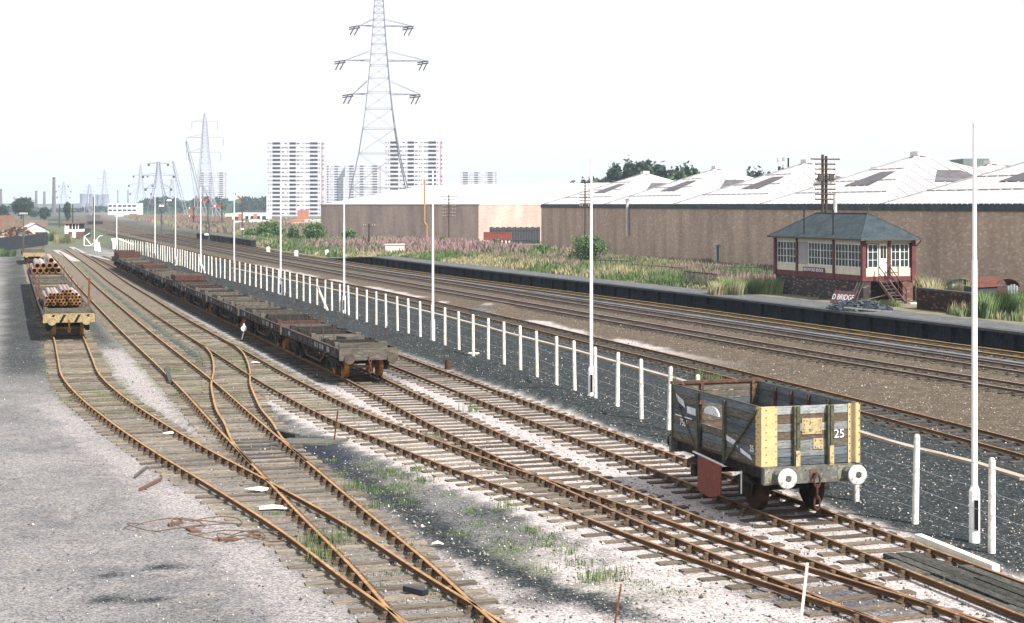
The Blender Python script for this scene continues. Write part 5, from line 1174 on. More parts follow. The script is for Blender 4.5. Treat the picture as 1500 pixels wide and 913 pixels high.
# larger stones scattered on cinders and gravel
def stones():
    r = np.random.default_rng(5); n = 15000; Zr = 27*np.exp(r.uniform(0, 1.35, n)**1.1); Xr = (r.uniform(-.33,.34,n))*Zr
    V=[];Fc=[];mi=[]; oct_=np.array([(1,0,0),(-1,0,0),(0,1,0),(0,-1,0),(0,0,1),(0,0,-.6)])
    f8=np.array([(0,2,4),(2,1,4),(1,3,4),(3,0,4),(2,0,5),(1,2,5),(3,1,5),(0,3,5)])
    h = ground_h(Xr, Zr); m4 = TR['M4'](Zr)
    k=0
    for i in range(n):
        if Xr[i] > m4[i]+1 or (Xr[i] < float(TR['T1'](Zr[i]))-1.5 and r.uniform() < .75): continue
        s = r.uniform(.015,.036)*(1+.7*(r.uniform()<.06))*(.8 if Xr[i] < float(TR['T1'](Zr[i])) else 1); q=oct_*s*r.uniform(.6,1.2,(6,3)); V.append(q+(Xr[i],Zr[i],h[i]+s*.25)); Fc.append(f8+6*k); mi += [int(r.choice([0,1,1,2,3,3]))]*8; k+=1
    o = npmesh('scattered_stones', np.concatenate(V), np.concatenate(Fc), [mat('stone_pale',(.50,.47,.45)),mat('stone_grey',(.22,.215,.21)),mat('stone_tan',(.34,.29,.24)), mat('stone_dark',(.07,.072,.075))], matidx=mi); tag(o,'loose pale stones scattered over cinders and gravel','stones',kind='stuff')
stones()

# ================================================================= VEGETATION
def leafmat(n, a, b_, c=None): 
    m = mat(n, a, b_, 1.5, .8, c3=c, spec=.2); 
    return m
GRN = [leafmat('leaf_dark',(.028,.06,.022),(.05,.10,.032)), leafmat('leaf_mid',(.055,.11,.035),(.085,.15,.05)), leafmat('leaf_light',(.11,.18,.06),(.15,.22,.08))]
STRAW = leafmat('straw',(.25,.215,.125),(.36,.31,.19)); PINK = leafmat('willowherb',(.19,.125,.125),(.27,.18,.175)); GR1 = leafmat('grass_green',(.06,.10,.038),(.11,.155,.06)); GR2 = leafmat('grass_dull',(.13,.15,.07),(.20,.21,.11)); MAUVE = leafmat('dry_mauve',(.165,.125,.105),(.225,.17,.14))
HG = [leafmat('hill_dark',(.014,.030,.020),(.024,.045,.026)), leafmat('hill_mid',(.022,.045,.028),(.035,.06,.034)), leafmat('hill_light',(.035,.062,.038),(.05,.08,.045))]
def blades(name, X, Y, H, Wd_, base, mts, mi, label, lean=.35, seed=2, cat=None):
    r = np.random.default_rng(seed); n = len(X); a = r.uniform(0, math.pi, n); la = r.uniform(0, 2*math.pi, n); ll = r.uniform(0, lean, n)*H
    dx, dy = np.cos(a)*Wd_/2, np.sin(a)*Wd_/2
    tx, ty = X+np.cos(la)*ll, Y+np.sin(la)*ll; mx, my = X+np.cos(la)*ll*.35, Y+np.sin(la)*ll*.35
    V = np.stack([np.stack([X-dx,Y-dy,base-.03],-1), np.stack([X+dx,Y+dy,base-.03],-1), np.stack([mx+dx*.9,my+dy*.9,base+H*.55],-1), np.stack([mx-dx*.9,my-dy*.9,base+H*.55],-1), np.stack([tx,ty,base+H],-1)],1).reshape(-1,3)
    k = np.arange(n)*5; Fq = np.stack([np.stack([k,k+1,k+2],-1),np.stack([k,k+2,k+3],-1),np.stack([k+3,k+2,k+4],-1)],1).reshape(-1,3)
    o = npmesh(name, V, Fq, mts, matidx=np.repeat(mi,3)); return tag(o, label, cat or 'weeds', kind='stuff')
def weeds():
    r = np.random.default_rng(8); n = 150000
    Z = 82*np.exp(r.uniform(0, 1.42, n)); l = 3.2 + r.uniform(0,1,n)**1.15*34; X = plat(Z)+l*1.05
    ok = (X < wall_x(Z)-.4)
    # keep the signal box, bunker and sheds clear
    lx = (X-SB.location.x)*math.cos(hb)+(Z-SB.location.y)*math.sin(hb); ly = -(X-SB.location.x)*math.sin(hb)+(Z-SB.location.y)*math.cos(hb)
    ok &= ~((lx > -6.5) & (lx < 5.0) & (ly > -8) & (ly < 12.6)); ok &= ~((np.abs(X-bk.location.x-2.2) < 3.2)&(np.abs(Z-bk.location.y) < 3.6)); ok &= ~((X > shed_o.location.x-2.2)&(X < shed_o.location.x+3.2)&(Z > shed_o.location.y-1.2)&(Z < shed_o.location.y+4))
    ok &= ~((Z < 110) & (l < 4.4))
    dens = fbm(X*.12, Z*.1, 71); ok &= r.uniform(0,1,n) < np.clip(.35+1.3*dens,0,1)
    X, Z, l = X[ok], Z[ok], l[ok]; n = len(X)
    nz = fbm(X*.16, Z*.12, 81)+ (r.uniform(0,1,n)-.5)*.22; nz2 = fbm(X*.1+9, Z*.09, 91) + (r.uniform(0,1,n)-.5)*.2
    mi = np.where(l < 8, np.where(nz > .60, 0, np.where(nz > .48, 2, 1)), np.where(nz2 > .53, 3, np.where(nz > .55, 2, np.where(nz > .47, 4, 1))))
    near = Z < 112; mi = np.where(near & (nz < .52) & (l < 9), 1, mi); mi = np.where(near & (l > 6) & (nz >= .48), 0, mi)
    H = (.35 + 1.05*fbm(X*.25,Z*.22,55))*r.uniform(.55,1.2,n)*np.clip(.45+(l-3.2)*.2,.45,1.0); H = np.where(l > 20, H*.7, H*.85)*(.6+.8*fbm(X*.4,Z*.35,155))
    base = np.array([gz(x,z) for x,z in zip(X,Z)])
    blades('weeds', X, Z, H, np.clip(Z*.0009,.07,.26), base, [STRAW, GR1, GR2, PINK, MAUVE], mi, 'straw, green and pink weeds covering the ground behind the platform', seed=3)
weeds()
def far_weeds():
    r = np.random.default_rng(18); n = 42000
    Z = 222*np.exp(r.uniform(0, 1.4, n)); X = TR['M4'](Z)+3.5+r.uniform(0,1,n)**1.1*np.where(Z>330,75,38); skip = (Z>320)&(X-TR['M4'](Z)<15); nz = fbm(X*.08,Z*.05,7)+(r.uniform(0,1,n)-.5)*.25; nz2 = fbm(X*.07+4,Z*.04,17)+(r.uniform(0,1,n)-.5)*.2
    l = X-TR['M4'](Z); mi = np.where(nz2 + np.clip((l-8)*.02,-.1,.25) > .55, 3, np.where(nz > .5, 2, 1)); mi = np.where((l<7)&(nz>.55),0,mi)
    mi = np.where((Z>380)&(mi==1), 4, mi); mi = np.where((Z>310)&(mi==3)&(r.uniform(0,1,n)<.65), np.where(r.uniform(0,1,n)<.5,4,2), mi); ok = (X < np.where(Z>315, xat(470,Z)-1, wall_x(Z))) & ~skip; 
    X,Z,mi,l = X[ok],Z[ok],mi[ok],l[ok]; n=len(X)
    blades('weeds', X, Z, r.uniform(.5,1.5,n)*np.clip(l*.12,.4,1)*np.where(Z>400,1.4,1), .0016*Z, 0*X, [STRAW, GR1, GR2, PINK, MAUVE], mi, 'pink and green weeds beyond the end of the platform', seed=13)
far_weeds()
def track_grass():
    r = np.random.default_rng(28); C = []
    for k, z0, z1, n in (('T3',50,120,50),('T2',54,120,50),('T1',55,64,14),('X',50,80,20),('T1',30,38,6),('T2',28,46,8)):
        for _ in range(n): z = r.uniform(z0,z1); C.append((float(TR[k](z))+r.uniform(-1.1,1.1), z, r.uniform(.05,.12)))
    for px,py,h in ((590,700,.25),(610,690,.2),(640,640,.2),(745,745,.35),(870,850,.3),(905,845,.28),(830,810,.25),(780,780,.22),(595,500,.3),(640,515,.3),(1025,555,.6),(1050,560,.55),(985,560,.4),(690,603,.5),(760,520,.3),(455,800,.45),(495,795,.5),(470,820,.45),(550,745,.35),(515,715,.3),(620,705,.2),(800,800,.2),(850,830,.25)):
        q = at(px,py); C.append((q.x,q.y,h))
    for _ in range(46): z = r.uniform(30,46); C.append((float(TR['T3'](z))-r.uniform(2.0,4.2), z, r.uniform(.05,.10)))
    X=[];Y=[];H=[];W_=[]
    for x,y,h in C:
        m = int(r.integers(40,90)); X+=list(x+r.normal(0,.17,m)); Y+=list(y+r.normal(0,.2,m)); H+=list(h*r.uniform(.2,.95,m)); W_+=[.011+y*.00012]*m
    X,Y,H,W_=map(np.array,(X,Y,H,W_)); blades('grass_tufts', X, Y, H, W_, 0*X, [GR1,GR2,GRN[1]], r.choice([0,0,0,1,2,2],len(X)), 'small green grass tufts growing between the rails', cat='grass', seed=5)
track_grass()
def leaf_cloud(lobes, n, size, seed, shell=.5):
    r = np.random.default_rng(seed); V=[]; w = np.array([a[3]*a[4]*a[5] for a in lobes])**.67; w=w/w.sum(); idx=r.choice(len(lobes),n,p=w)
    L=np.array(lobes)[idx]; d=r.normal(size=(n,3)); d/=np.linalg.norm(d,axis=1,keepdims=True); rad=(shell+(1-shell)*r.uniform(0,1,n))[:,None]*(1+.16*r.normal(size=n))[:,None]
    P=L[:,:3]+d*rad*L[:,3:6]
    a=r.normal(size=(n,3)); a/=np.linalg.norm(a,axis=1,keepdims=True); b_=np.cross(a,r.normal(size=(n,3))); b_/=np.linalg.norm(b_,axis=1,keepdims=True)
    s=(size*r.uniform(.5,1.4,n))[:,None]; V=np.stack([P-a*s,P+b_*s*.6,P+a*s,P-b_*s*.6],1).reshape(-1,3); Fq=(np.arange(n)*4)[:,None]+np.arange(4)
    tone = np.clip(((d[:,2]*.0)+r.uniform(0,1,n))*3,0,2.99).astype(int)
    # tone varies per clump, not by light
    cl = (np.sin(P[:,0]*2.1/size*.35)+np.cos(P[:,2]*2.3/size*.35)+np.sin(P[:,1]*1.7/size*.35)); tone=np.clip(np.round(1+.55*cl+r.normal(0,.45,n)),0,2).astype(int)
    return V, Fq, tone
def tree(name, x, y, z, w, h, seed, n, label, cat='tree', size=None, trunk=True, group=None, mats=None):
    t = thing(name, (x,y,z), label, cat, group=group); r = random.Random(seed); lobes=[]
    k = 9 if trunk else 6
    for i in range(k):
        a = r.uniform(0,6.28); q = r.uniform(.15,.62); zz = r.uniform(.32,.78)*h if trunk else r.uniform(.25,.62)*h
        fall = 1-abs(zz/h-.5)*.9; lobes.append((w/2*q*math.cos(a)*fall, w/2*q*math.sin(a)*fall, zz, w*r.uniform(.2,.32), w*r.uniform(.2,.32), h*r.uniform(.14,.24)))
    lobes.append((0,0,h*.6,w*.36,w*.36,h*.36))
    V,Fq,tn = leaf_cloud(lobes, n, size or w*.045, seed); npmesh('crown', V, Fq, mats or GRN, t, tn)
    b = MB(); b.tube((0,0,-.3),(0,0,h*.5), w*.035, w*.02, 8)
    for i in range(5): a=r.uniform(0,6.28); b.tube((0,0,h*(.25+.05*i)),(w*.28*math.cos(a),w*.28*math.sin(a),h*(.5+.06*i)),w*.014,w*.006,6)
    b.build('trunk', POLE, t); return t
# bushes measured in the photograph: px, py of foot, distance, width px, height px
for i,(px,Z,wp,hp,l) in enumerate(((861,188,54,38,'large round dark bush at the foot of the many-armed telegraph pole'),(795,226,26,14,'low green bush left of the large round bush'),(460,300,34,26,'rounded bush in front of the left end of the far warehouse'),(430,300,16,20,'narrow bush between the round bush and a lamp post'),(511,296,22,18,'shrub against the far warehouse behind a lamp post'),(395,318,36,24,'spreading dark bush left of a lamp post, beyond the main lines'),(368,340,20,12,'small bush near the raised red signal'),(650,292,8,10,'small shrub at the foot of the middle telegraph pole'),(725,278,14,9,'small green bush before the red skip'),(1262,128,10,5,'green clump behind the signal box'))):
    s=F/Z; x=xat(px,Z); tree('bush', x, Z, gz(x,Z), wp/s*1.4, hp/s*1.35, 40+i, 4500 if wp>25 else 1800, l, 'bush', size=max(.11,1.3/s), trunk=False)
for i,(px,Z,wp,yt,l) in enumerate(((31,640,40,288,'large dark rounded tree above the white gabled shed'),(65,760,20,303,'pale blue distant tree right of the large tree'),(98,700,13,296,'slim distant tree behind the pole on the left'),(4,700,24,299,'distant tree at the left edge of the view'),(50,900,16,309,'small distant tree between the two larger ones on the left'))):
    s=F/Z; tree('tree', xat(px,Z), Z, 0, wp/s, 7.17+(300-yt)/s, 70+i, 5000 if i==0 else 2200, l, size=1.3/s, mats=HG)
# saplings close to the platform fence and tall grass by the arched shed
def clump(px, py, wpx, h, n, mts, label, seed, z=PH):
    p = at(px,py,z); r = np.random.default_rng(seed); w = wpx*p.y/F; X = p.x+r.uniform(-.5,.5,n)*w; Y = p.y+r.uniform(-.6,2.5,n); H = h*r.uniform(.4,1.15,n)
    blades('tall_grass', X, Y, H, np.full(n,.07), np.full(n,z), mts, r.integers(0,len(mts),n), label, seed=seed, cat='grass')
clump(1470,466,66,1.35,1500,[GR1,GR1,GRN[2]],'bright green tall grass in front of the arched shed',31)
clump(1418,464,30,.5,300,[GR1,GR2],'short grass at the foot of the near lamp post behind the platform',32)
clump(1392,446,70,1.6,900,[STRAW,STRAW,GR2],'straw-coloured tall grass between signal box and arched shelter',33)
clump(1352,440,18,1.5,300,[GR2,STRAW],'yellow grass against the end of the signal box',36)
clump(1100,431,90,1.1,1500,[GR1,GR2,GRN[2]],'green tall weeds by the iron railings left of the signal box',34)
clump(1065,432,45,.9,700,[STRAW,GR2],'pale dry grass clump beside the platform railings',35)
clump(1295,449,50,.35,500,[GR1,GR2],'short green weeds under the signal box steps',37)
clump(1170,428,40,.35,400,[GR1,GR2],'short weeds along the brick base of the signal box',38)

clump(92,356,26,1.6,420,[GR1,GR2,STRAW],'green and yellow weeds between the tarred fence and the small signal box',51,0.0)
clump(74,353,12,2.2,260,[GRN[1],GR1],'dark green weeds at the end of the tarred fence',52,0.0)
clump(116,343,20,1.5,200,[GR1,GRN[1]],'green growth beside the small signal box',53,0.0)
clump(6,376,22,1.2,260,[GRN[0],GR1],'weeds at the foot of the tarred fence by the left edge',54,0.0)
# iron railings left over behind the platform
def railing(pxa, pya, pxb, pyb, n, h, label, solid=True):
    A, B_ = at(pxa,pya,PH), at(pxb,pyb,PH); t = thing('iron_railing', A, label, 'railing'); d = B_-A
    for z in (h*.25,h*.95): b = MB(); b.bar((0,0,z),(d.x,d.y,z+.0),.06); b.build('rail', TARWOOD, t)
    b = MB()
    for k in range(n+1): u=k/n; b.bar((d.x*u,d.y*u,-.1),(d.x*u,d.y*u,h+random.uniform(-.08,.1)),.05 if solid else .08)
    b.build('pales', TARWOOD, t)
railing(1003,419,1050,424,26,1.15,'leaning black iron railings right of the pale grass'); railing(1062,412,1132,413,9,1.2,'broken railing posts behind weeds left of the signal box',False); railing(872,396,925,398,7,1.0,'dark broken railing right of the big round bush',False); railing(926,398,1000,404,5,.7,'sagging wire railing trailing toward the leaning railings',False)
# black picket fence by the end of the platform
t = thing('picket_fence', (xat(445,262),262,0), 'dark picket fence along the weeds at the end of the platform', 'fence'); b = MB(); A = Vector((xat(430,285),285,0)); B_ = Vector((xat(575,225),225,0)); t.location = A; d = B_-A; n=90
for k in range(n): u=k/n; h=1.2+random.uniform(-.3,.2); b.bar((d.x*u,d.y*u,0),(d.x*u+random.uniform(-.1,.1),d.y*u,h),.09,.04)
b.build('pales', TARWOOD, t); b = MB(); b.bar((0,0,.9),(d.x,d.y,.9),.07); b.bar((0,0,.3),(d.x,d.y,.3),.07); b.build('rail', TARWOOD, t)
# ================================================================= PYLONS
def lattice(name, px, Z, prof, arms, label, thick, mt, ins=None, tw=0.0, base=0.0):
    """prof: (z, full width); arms: (z, left reach, right reach)"""
    t = thing(name, (xat(px,Z),Z,base), label, 'pylon', rz=tw); P = sorted(prof)
    W_ = lambda z: float(np.interp(z, [p[0] for p in P], [p[1] for p in P]))
    b = MB(); top = P[-1][0]
    zs = [0.0]; 
    while zs[-1] < top-1: zs.append(min(top, zs[-1] + max(1.6, W_(zs[-1])*.62)))
    cs = ((-1,-1),(1,-1),(1,1),(-1,1))
    for z0,z1 in zip(zs[:-1],zs[1:]):
        a,c_ = W_(z0)/2, W_(z1)/2
        for i in range(4):
            (x,y),(u,v)=cs[i],cs[(i+1)%4]
            b.bar((x*a,y*a,z0),(x*c_,y*c_,z1),thick)
            b.bar((x*a,y*a,z0),(u*c_,v*c_,z1),thick*.28); b.bar((u*a,v*a,z0),(x*c_,y*c_,z1),thick*.28); b.bar((x*c_,y*c_,z1),(u*c_,v*c_,z1),thick*.5)
    b.build('tower', mt, t)
    for (z,l,r_) in arms:
        for sgn, L in ((-1,l),(1,r_)):
            w = W_(z)/2; b = MB(); tip = (sgn*L,0,z)
            for y in (-w,w): b.bar((sgn*w,y,z),tip,thick*.8); b.bar((sgn*w,y,z+w*1.1),tip,thick*.5)
            n = max(2,int((L-w)/2.5))
            for k in range(n): u=k/n; xx=sgn*(w+(L-w)*u); yy=w*(1-u); b.bar((xx,-yy,z),(sgn*(w+(L-w)*(k+1)/n),yy*(1-1/n),z),thick*.35); b.bar((xx,-yy,z),(xx,yy,z),thick*.35)
            b.build('cross_arm', mt, t)
            if ins: 
                b = MB(); ins(b, tip); b.build('insulator', INSUL if ins is not ins_pale else mt, t)
    return t
def ins_tension(b, p):
    x,y,z = p
    for k in (0,.28):
        b.tube((x+.1,y,z-k*1.8),(x-2.7,y+1.2,z-.35-k*1.8),.16,.16,6)
        b.tube((x-.2-k*4,y,z-.3),(x-1.3-k*4,y-2.6,z-2.6),.17,.17,6)
def ins_dot(b, p): x,y,z=p; b.tube((x,y,z),(x,y,z-1.6),.75,.75,8)
def ins_pale(b, p): x,y,z=p; b.tube((x,y,z-.2),(x,y,z-3.8),.22,.22,6)
STEEL = mat('pylon_steel',(0.18,0.185,0.22),(0.14,0.145,0.18),.2,.8,spec=.1)
lattice('electricity_pylon',555,420,[(0,18.5),(11.5,14.2),(20.4,10.2),(26.4,8.3),(31,7),(35.5,6),(44.1,4.4),(53,3),(57,2.6),(59.6,2.2)],[(35.5,6.6,10.6),(44.1,8.6,12.6),(53,4.9,8.8)],'huge lattice electricity pylon rising behind the far warehouse',.20,STEEL,ins_tension,tw=.1)
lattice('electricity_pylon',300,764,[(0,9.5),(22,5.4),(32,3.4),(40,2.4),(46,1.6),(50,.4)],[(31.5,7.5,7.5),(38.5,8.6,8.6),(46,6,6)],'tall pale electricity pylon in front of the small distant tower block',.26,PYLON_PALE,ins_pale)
lattice('electricity_pylon',232,1090,[(0,13),(12,8.5),(20,5),(30,2.4),(36,1.6)],[(18,8.5,8.5),(26.5,10.2,10.2),(34.5,6.4,6.4)],'electricity pylon with dark insulator dots between two cranes',.30,STEEL,ins_dot)
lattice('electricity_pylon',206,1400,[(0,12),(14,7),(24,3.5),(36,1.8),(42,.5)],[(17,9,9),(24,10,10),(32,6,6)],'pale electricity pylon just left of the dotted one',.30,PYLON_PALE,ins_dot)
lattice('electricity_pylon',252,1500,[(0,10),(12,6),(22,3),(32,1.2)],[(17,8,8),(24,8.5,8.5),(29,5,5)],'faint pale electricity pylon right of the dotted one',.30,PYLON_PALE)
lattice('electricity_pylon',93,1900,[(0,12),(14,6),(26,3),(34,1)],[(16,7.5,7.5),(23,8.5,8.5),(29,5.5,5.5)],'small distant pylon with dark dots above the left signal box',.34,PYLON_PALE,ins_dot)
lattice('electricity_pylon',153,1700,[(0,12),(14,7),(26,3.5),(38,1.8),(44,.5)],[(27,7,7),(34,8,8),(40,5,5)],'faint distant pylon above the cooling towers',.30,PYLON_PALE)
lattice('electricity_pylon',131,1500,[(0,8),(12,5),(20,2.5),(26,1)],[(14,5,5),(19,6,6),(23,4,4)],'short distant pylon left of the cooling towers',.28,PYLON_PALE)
# ================================================================= CRANES
def crane(px0, py0, px1, py1, Z, label, th=.2, body=(0.22,0.16,0.13)):
    x0 = xat(px0,Z); z0 = max(1.5, zat(py0,Z)); x1 = xat(px1,Z); z1 = zat(py1,Z); t = thing('lattice_crane',(x0,Z,0),label,'crane')
    A = Vector((0,0,z0)); B_ = Vector((x1-x0,0,z1)); d=(B_-A); n=int(d.length/1.6); w=.55; side=Vector((0,1,0)); up=d.normalized().cross(side)
    b = MB()
    for sx,sy in ((-1,-1),(1,-1),(1,1),(-1,1)): b.bar(A+side*w*sx+up*w*sy, B_+side*w*.4*sx+up*w*.4*sy, th*.55)
    for k in range(n):
        p=A.lerp(B_,k/n); q=A.lerp(B_,(k+1)/n); s_=1 if k%2 else -1; b.bar(p-side*w+up*w*s_, q-side*w-up*w*s_, th*.3); b.bar(p+side*w*s_+up*w, q-side*w*s_+up*w, th*.3)
    b.build('jib', STEELGREY, t)
    b = MB(); b.bar(B_, (-2.6,0,3.4),.07); b.bar(B_, B_+Vector((0,0,-6)),.06); b.build('cable', UNDER, t)
    b = MB(); b.box(-3.2,1.5,-1.4,1.4,1.2,3.4); b.build('cab', mat('crane_body',body,tuple(c*.7 for c in body),1), t)
    b = MB(); b.box(-2.6,2.2,-1.8,-1.0,0,1.1); b.box(-2.6,2.2,1.0,1.8,0,1.1); b.build('tracks', UNDER, t)
crane(302,318,273,207,520,'tall lattice crane leaning left with its jib top beside the pale pylon')
crane(274,318,253.5,236,600,'second lattice crane jib leaning left behind the dotted pylon')
crane(330,322,297,273,480,'short lattice crane jib behind the bracket signal')
crane(140,330,126,298,600,'small yellow and brown crane left of the factory', body=(.14,.13,.13))
# ================================================================= TOWER BLOCKS
CONCW = mat('tower_panel',(0.50,0.50,0.53),(0.46,0.46,0.49),.05,.8); BANDM = mat('tower_window',(0.035,0.038,0.045),(0.02,0.022,0.028),.3,.6); PINKP = mat('pink_panel',(0.40,0.16,0.20),(0.32,0.13,0.17),.1)
def tower_block(cx_px, Z, label, ytop=207, floors=19):
    Wt = 36.3; t = thing('tower_block',(xat(cx_px,Z),Z,0),label,'tower block'); zt = 7.17+93*1030/F; fh = 2.59
    b = MB(); b.box(-Wt/2,Wt/2-1.7,0,16,0,zt); b.build('body', CONCW, t)
    b = MB(); b.box(Wt/2-1.7,Wt/2-1.2,.1,15.5,0,zt-.3); b.build('pink_strip', PINKP, t); b = MB(); b.box(Wt/2-1.2,Wt/2,.4,15,0,zt-.3); b.build('end_bay', CONCW, t)
    b = MB(); b.box(-8,3,4,12,zt,zt+3.2); b.box(-4,-1,5,9,zt+3.2,zt+4.4); b.build('roof_plant', CONCW, t)
    sm_ = MB()
    for f in range(floors):
        z = zt - 1.0 - f*fh
        if z < 1.5: break
        for (a,c_) in ((-14.3,-9.4),(-3.6,.4),(9.2,14.1)):
            b = MB(); b.box(a,c_,-.14,.0,z-1.0,z+.25); b.build('window', BANDM, t)
        for (a,c_) in ((-17.2,-16.6),(-15.8,-15.2),(-8.4,-7.0),(-6.6,-5.4),(-5.0,-4.4),(1.0,2.6),(3.4,4.2),(4.8,5.3),(6.6,7.6),(8.0,8.8),(14.8,15.4),(Wt/2-.9,Wt/2-.3)):
            if (f*7+int(a*3))%5: sm_.box(a,c_,-.1,.0 if a < 16 else .38,z-.75,z-.15)
    o = sm_.build('windows', BANDM, t); o['kind'] = 'stuff'
    return t
TB = tower_block(432.5,1030,'nearest tall white tower block standing left of the far warehouse')
dup(TB,(xat(605.5,1015),1015,0),label='white tower block seen behind the right leg of the huge pylon')
dup(TB,(xat(310,2000),2000,0),label='small distant tower block behind the tall pale pylon')
dup(TB,(xat(495,1650),1650,0),label='distant tower block just right of the nearest tower block')
dup(TB,(xat(532,1640),1640,0),label='distant tower block behind the left leg of the huge pylon')
dup(TB,(xat(700,1560),1560,0),scale=(1,1,.82),label='low distant block farthest right above the warehouse roof')
dup(TB,(xat(668,1700),1700,0),scale=(1,1,.6),label='lowest distant block between two taller blocks')
# big office blocks on the right skyline
def office(px0,px1,y0,Z,label,mt,rows=3,extra=None,depth=12):
    t = thing('office_block',(xat(px0,Z),Z,0),label,'building'); w = xat(px1,Z)-xat(px0,Z); h = zat(y0,Z); b = MB(); b.box(0,w,0,depth,0,h); b.build('wall', mt, t)
    for r_ in range(rows):
        z = h-1.2-r_*3.1
        if z < 1: break
        fr = MB(); n = max(2,int(w/3)); 
        for k in range(n): fr.box(k*w/n+.4,(k+1)*w/n-.4,-.08,0,z-1.3,z)
        fr.build('windows', BANDM, t)
    return t
BLUEP = mat('blue_panel',(.25,.36,.48),(.32,.42,.52),.2); MULB = mat('dark_green_tower',(.13,.17,.16),(.17,.19,.18),.2); PALEB = mat('pale_block',(.6,.6,.62),(.5,.5,.53),.2)
office(1386,1412,234.5,420,'blue panelled block on the right skyline left of the dark block',BLUEP)
office(1411,1449,232.5,400,'dark grey-green block behind the warehouse roofs on the right skyline',MULB,rows=0)
office(1447,1486,236,440,'pale block with windows farthest right on the skyline',PALEB)
t = thing('roof_beacon',(xat(1147,330),330,zat(262,330)),'little white lattice mast with dark lamps above the warehouse roofs','mast'); b = MB(); b.bar((0,0,-6),(0,0,2.9),.3); b.box(-1.2,1.2,-.3,.3,1.4,1.55); b.build('mast', PYLON_PALE, t); b = MB(); b.box(-1.0,-.55,-.5,.2,1.6,2.5); b.box(-.3,.1,-.5,.2,1.6,2.2); b.box(.9,1.2,-.3,.1,1.6,4.2); b.build('lamps', UNDER, t)
b = MB(); b.box(-1.2,-.95,-.2,.1,3.3,4.2); b.box(-.2,.3,-.2,.1,3.5,4.3); b.build('floodlight', STEELGREY, t)
# ================================================================= DISTANT WORKS
for px,yt,Z,r_,l in ((79,262,1300,1.3,'tall dark chimney on the left skyline'),(53,281,2000,1.6,'left of two faint chimneys behind the big tree'),(65,282,2000,1.6,'right of two faint chimneys behind the big tree'),(172.5,280,2000,.7,'thin distant chimney behind the left of the factory'),(187.5,280,2000,.7,'thin distant chimney behind the right of the factory'),(0.5,279,1500,1.6,'faint chimney at the left edge of the view')):
    t = thing('chimney',(xat(px,Z),Z,0),l,'chimney'); b = MB(); h = zat(yt,Z); b.tube((0,0,0),(0,0,h),r_*1.3,r_*.85,14); b.build('stack', mat('stack_brick',(.16,.12,.13),(.12,.09,.10),.5), t); b = MB(); b.tube((0,0,h),(0,0,h+1),r_*.98,r_*.98,14); b.build('rim', UNDER, t)
for px,w,yt,l in ((123,13,284,'leftmost hazy cooling tower'),(136.5,13,284.5,'second hazy cooling tower from the left'),(145.5,7,285.5,'narrow hazy cooling tower, third from the left'),(154.5,11,284.5,'rightmost hazy cooling tower')):
    Z = 2700; t = thing('cooling_tower',(xat(px,Z),Z,0),l,'cooling tower'); R_ = w/2*Z/F; h = zat(yt,Z); b = MB(); n=20; P=[]
    for k in range(7):
        u=k/6; rr=R_*(1.04-.16*math.sin(u*math.pi*.8)); P += [(rr*math.cos(2*math.pi*j/n), rr*math.sin(2*math.pi*j/n), u*h) for j in range(n)]
    b.add(P,[(k*n+j,k*n+(j+1)%n,(k+1)*n+(j+1)%n,(k+1)*n+j) for k in range(6) for j in range(n)]); b.build('shell', mat('shell_concrete',(.20,.22,.26),(.17,.19,.23),.1), t, smooth=True)
ORB = mat('orange_brick',(.42,.19,.12),(.35,.16,.10),.5); WHB = mat('white_fascia',(.74,.74,.76),(.64,.64,.68),.3)
office(158,200,298,1150,'long white factory with rows of windows below the far hill',WHB,rows=4,depth=20)
office(168,189,316,1000,'low white loading bay in front of the factory',WHB,rows=1)
office(189,194,313,990,'small orange brick block at the corner of the factory',ORB,rows=0)
office(176,186,318,960,'low orange brick store before the loading bay',ORB,rows=0)
office(200,228,304.5,1300,'long low pale building under the wooded hill',PALEB,rows=1)
office(258,290,313,700,'low reddish brick building left of the bracket signal',mat('red_brick_far',(.33,.15,.10),(.27,.12,.09),.3),rows=1)
t = office(330,352,313,620,'cream gabled house behind the single post signal',CREAM,rows=1)
for i,(a,c_) in enumerate(((342,357),(357,374),(374,391))): office(a,c_,312,640-i*8,['left','middle','right'][i]+' white-fronted terrace house right of the raised signal arm',WHB,rows=2); 
for i,(a,c_) in enumerate(((349,353),(371,375))): office(a,c_,313.5,600,['left','right'][i]+' orange brick panel wall among the terrace houses',ORB,rows=0,depth=3)
office(436,446,308,560,'upright orange brick stair tower in front of the nearest tower block',ORB,rows=0)
office(424,452,322,540,'low orange brick store at the foot of the stair tower',ORB,rows=0)
office(428,470,326,500,'long cream and orange low building left of the far warehouse',mat('cream_orange',(.62,.42,.24),(.5,.3,.16),.4),rows=0)
office(446,470,322,520,'pale blue low shed against the end of the far warehouse',mat('pale_blue',(.42,.48,.58),(.36,.42,.52),.3),rows=0)
office(404,424,325,560,'pale low building left of the stair tower',PALEB,rows=1)
for i,(x,y,sz) in enumerate(((350,328,12),(372,326,14),(388,327,10))):
    office(x-sz/2,x+sz/2,y-4,540,['left','middle','right'][i]+' low white garage below the terrace houses',WHB,rows=1,depth=5)
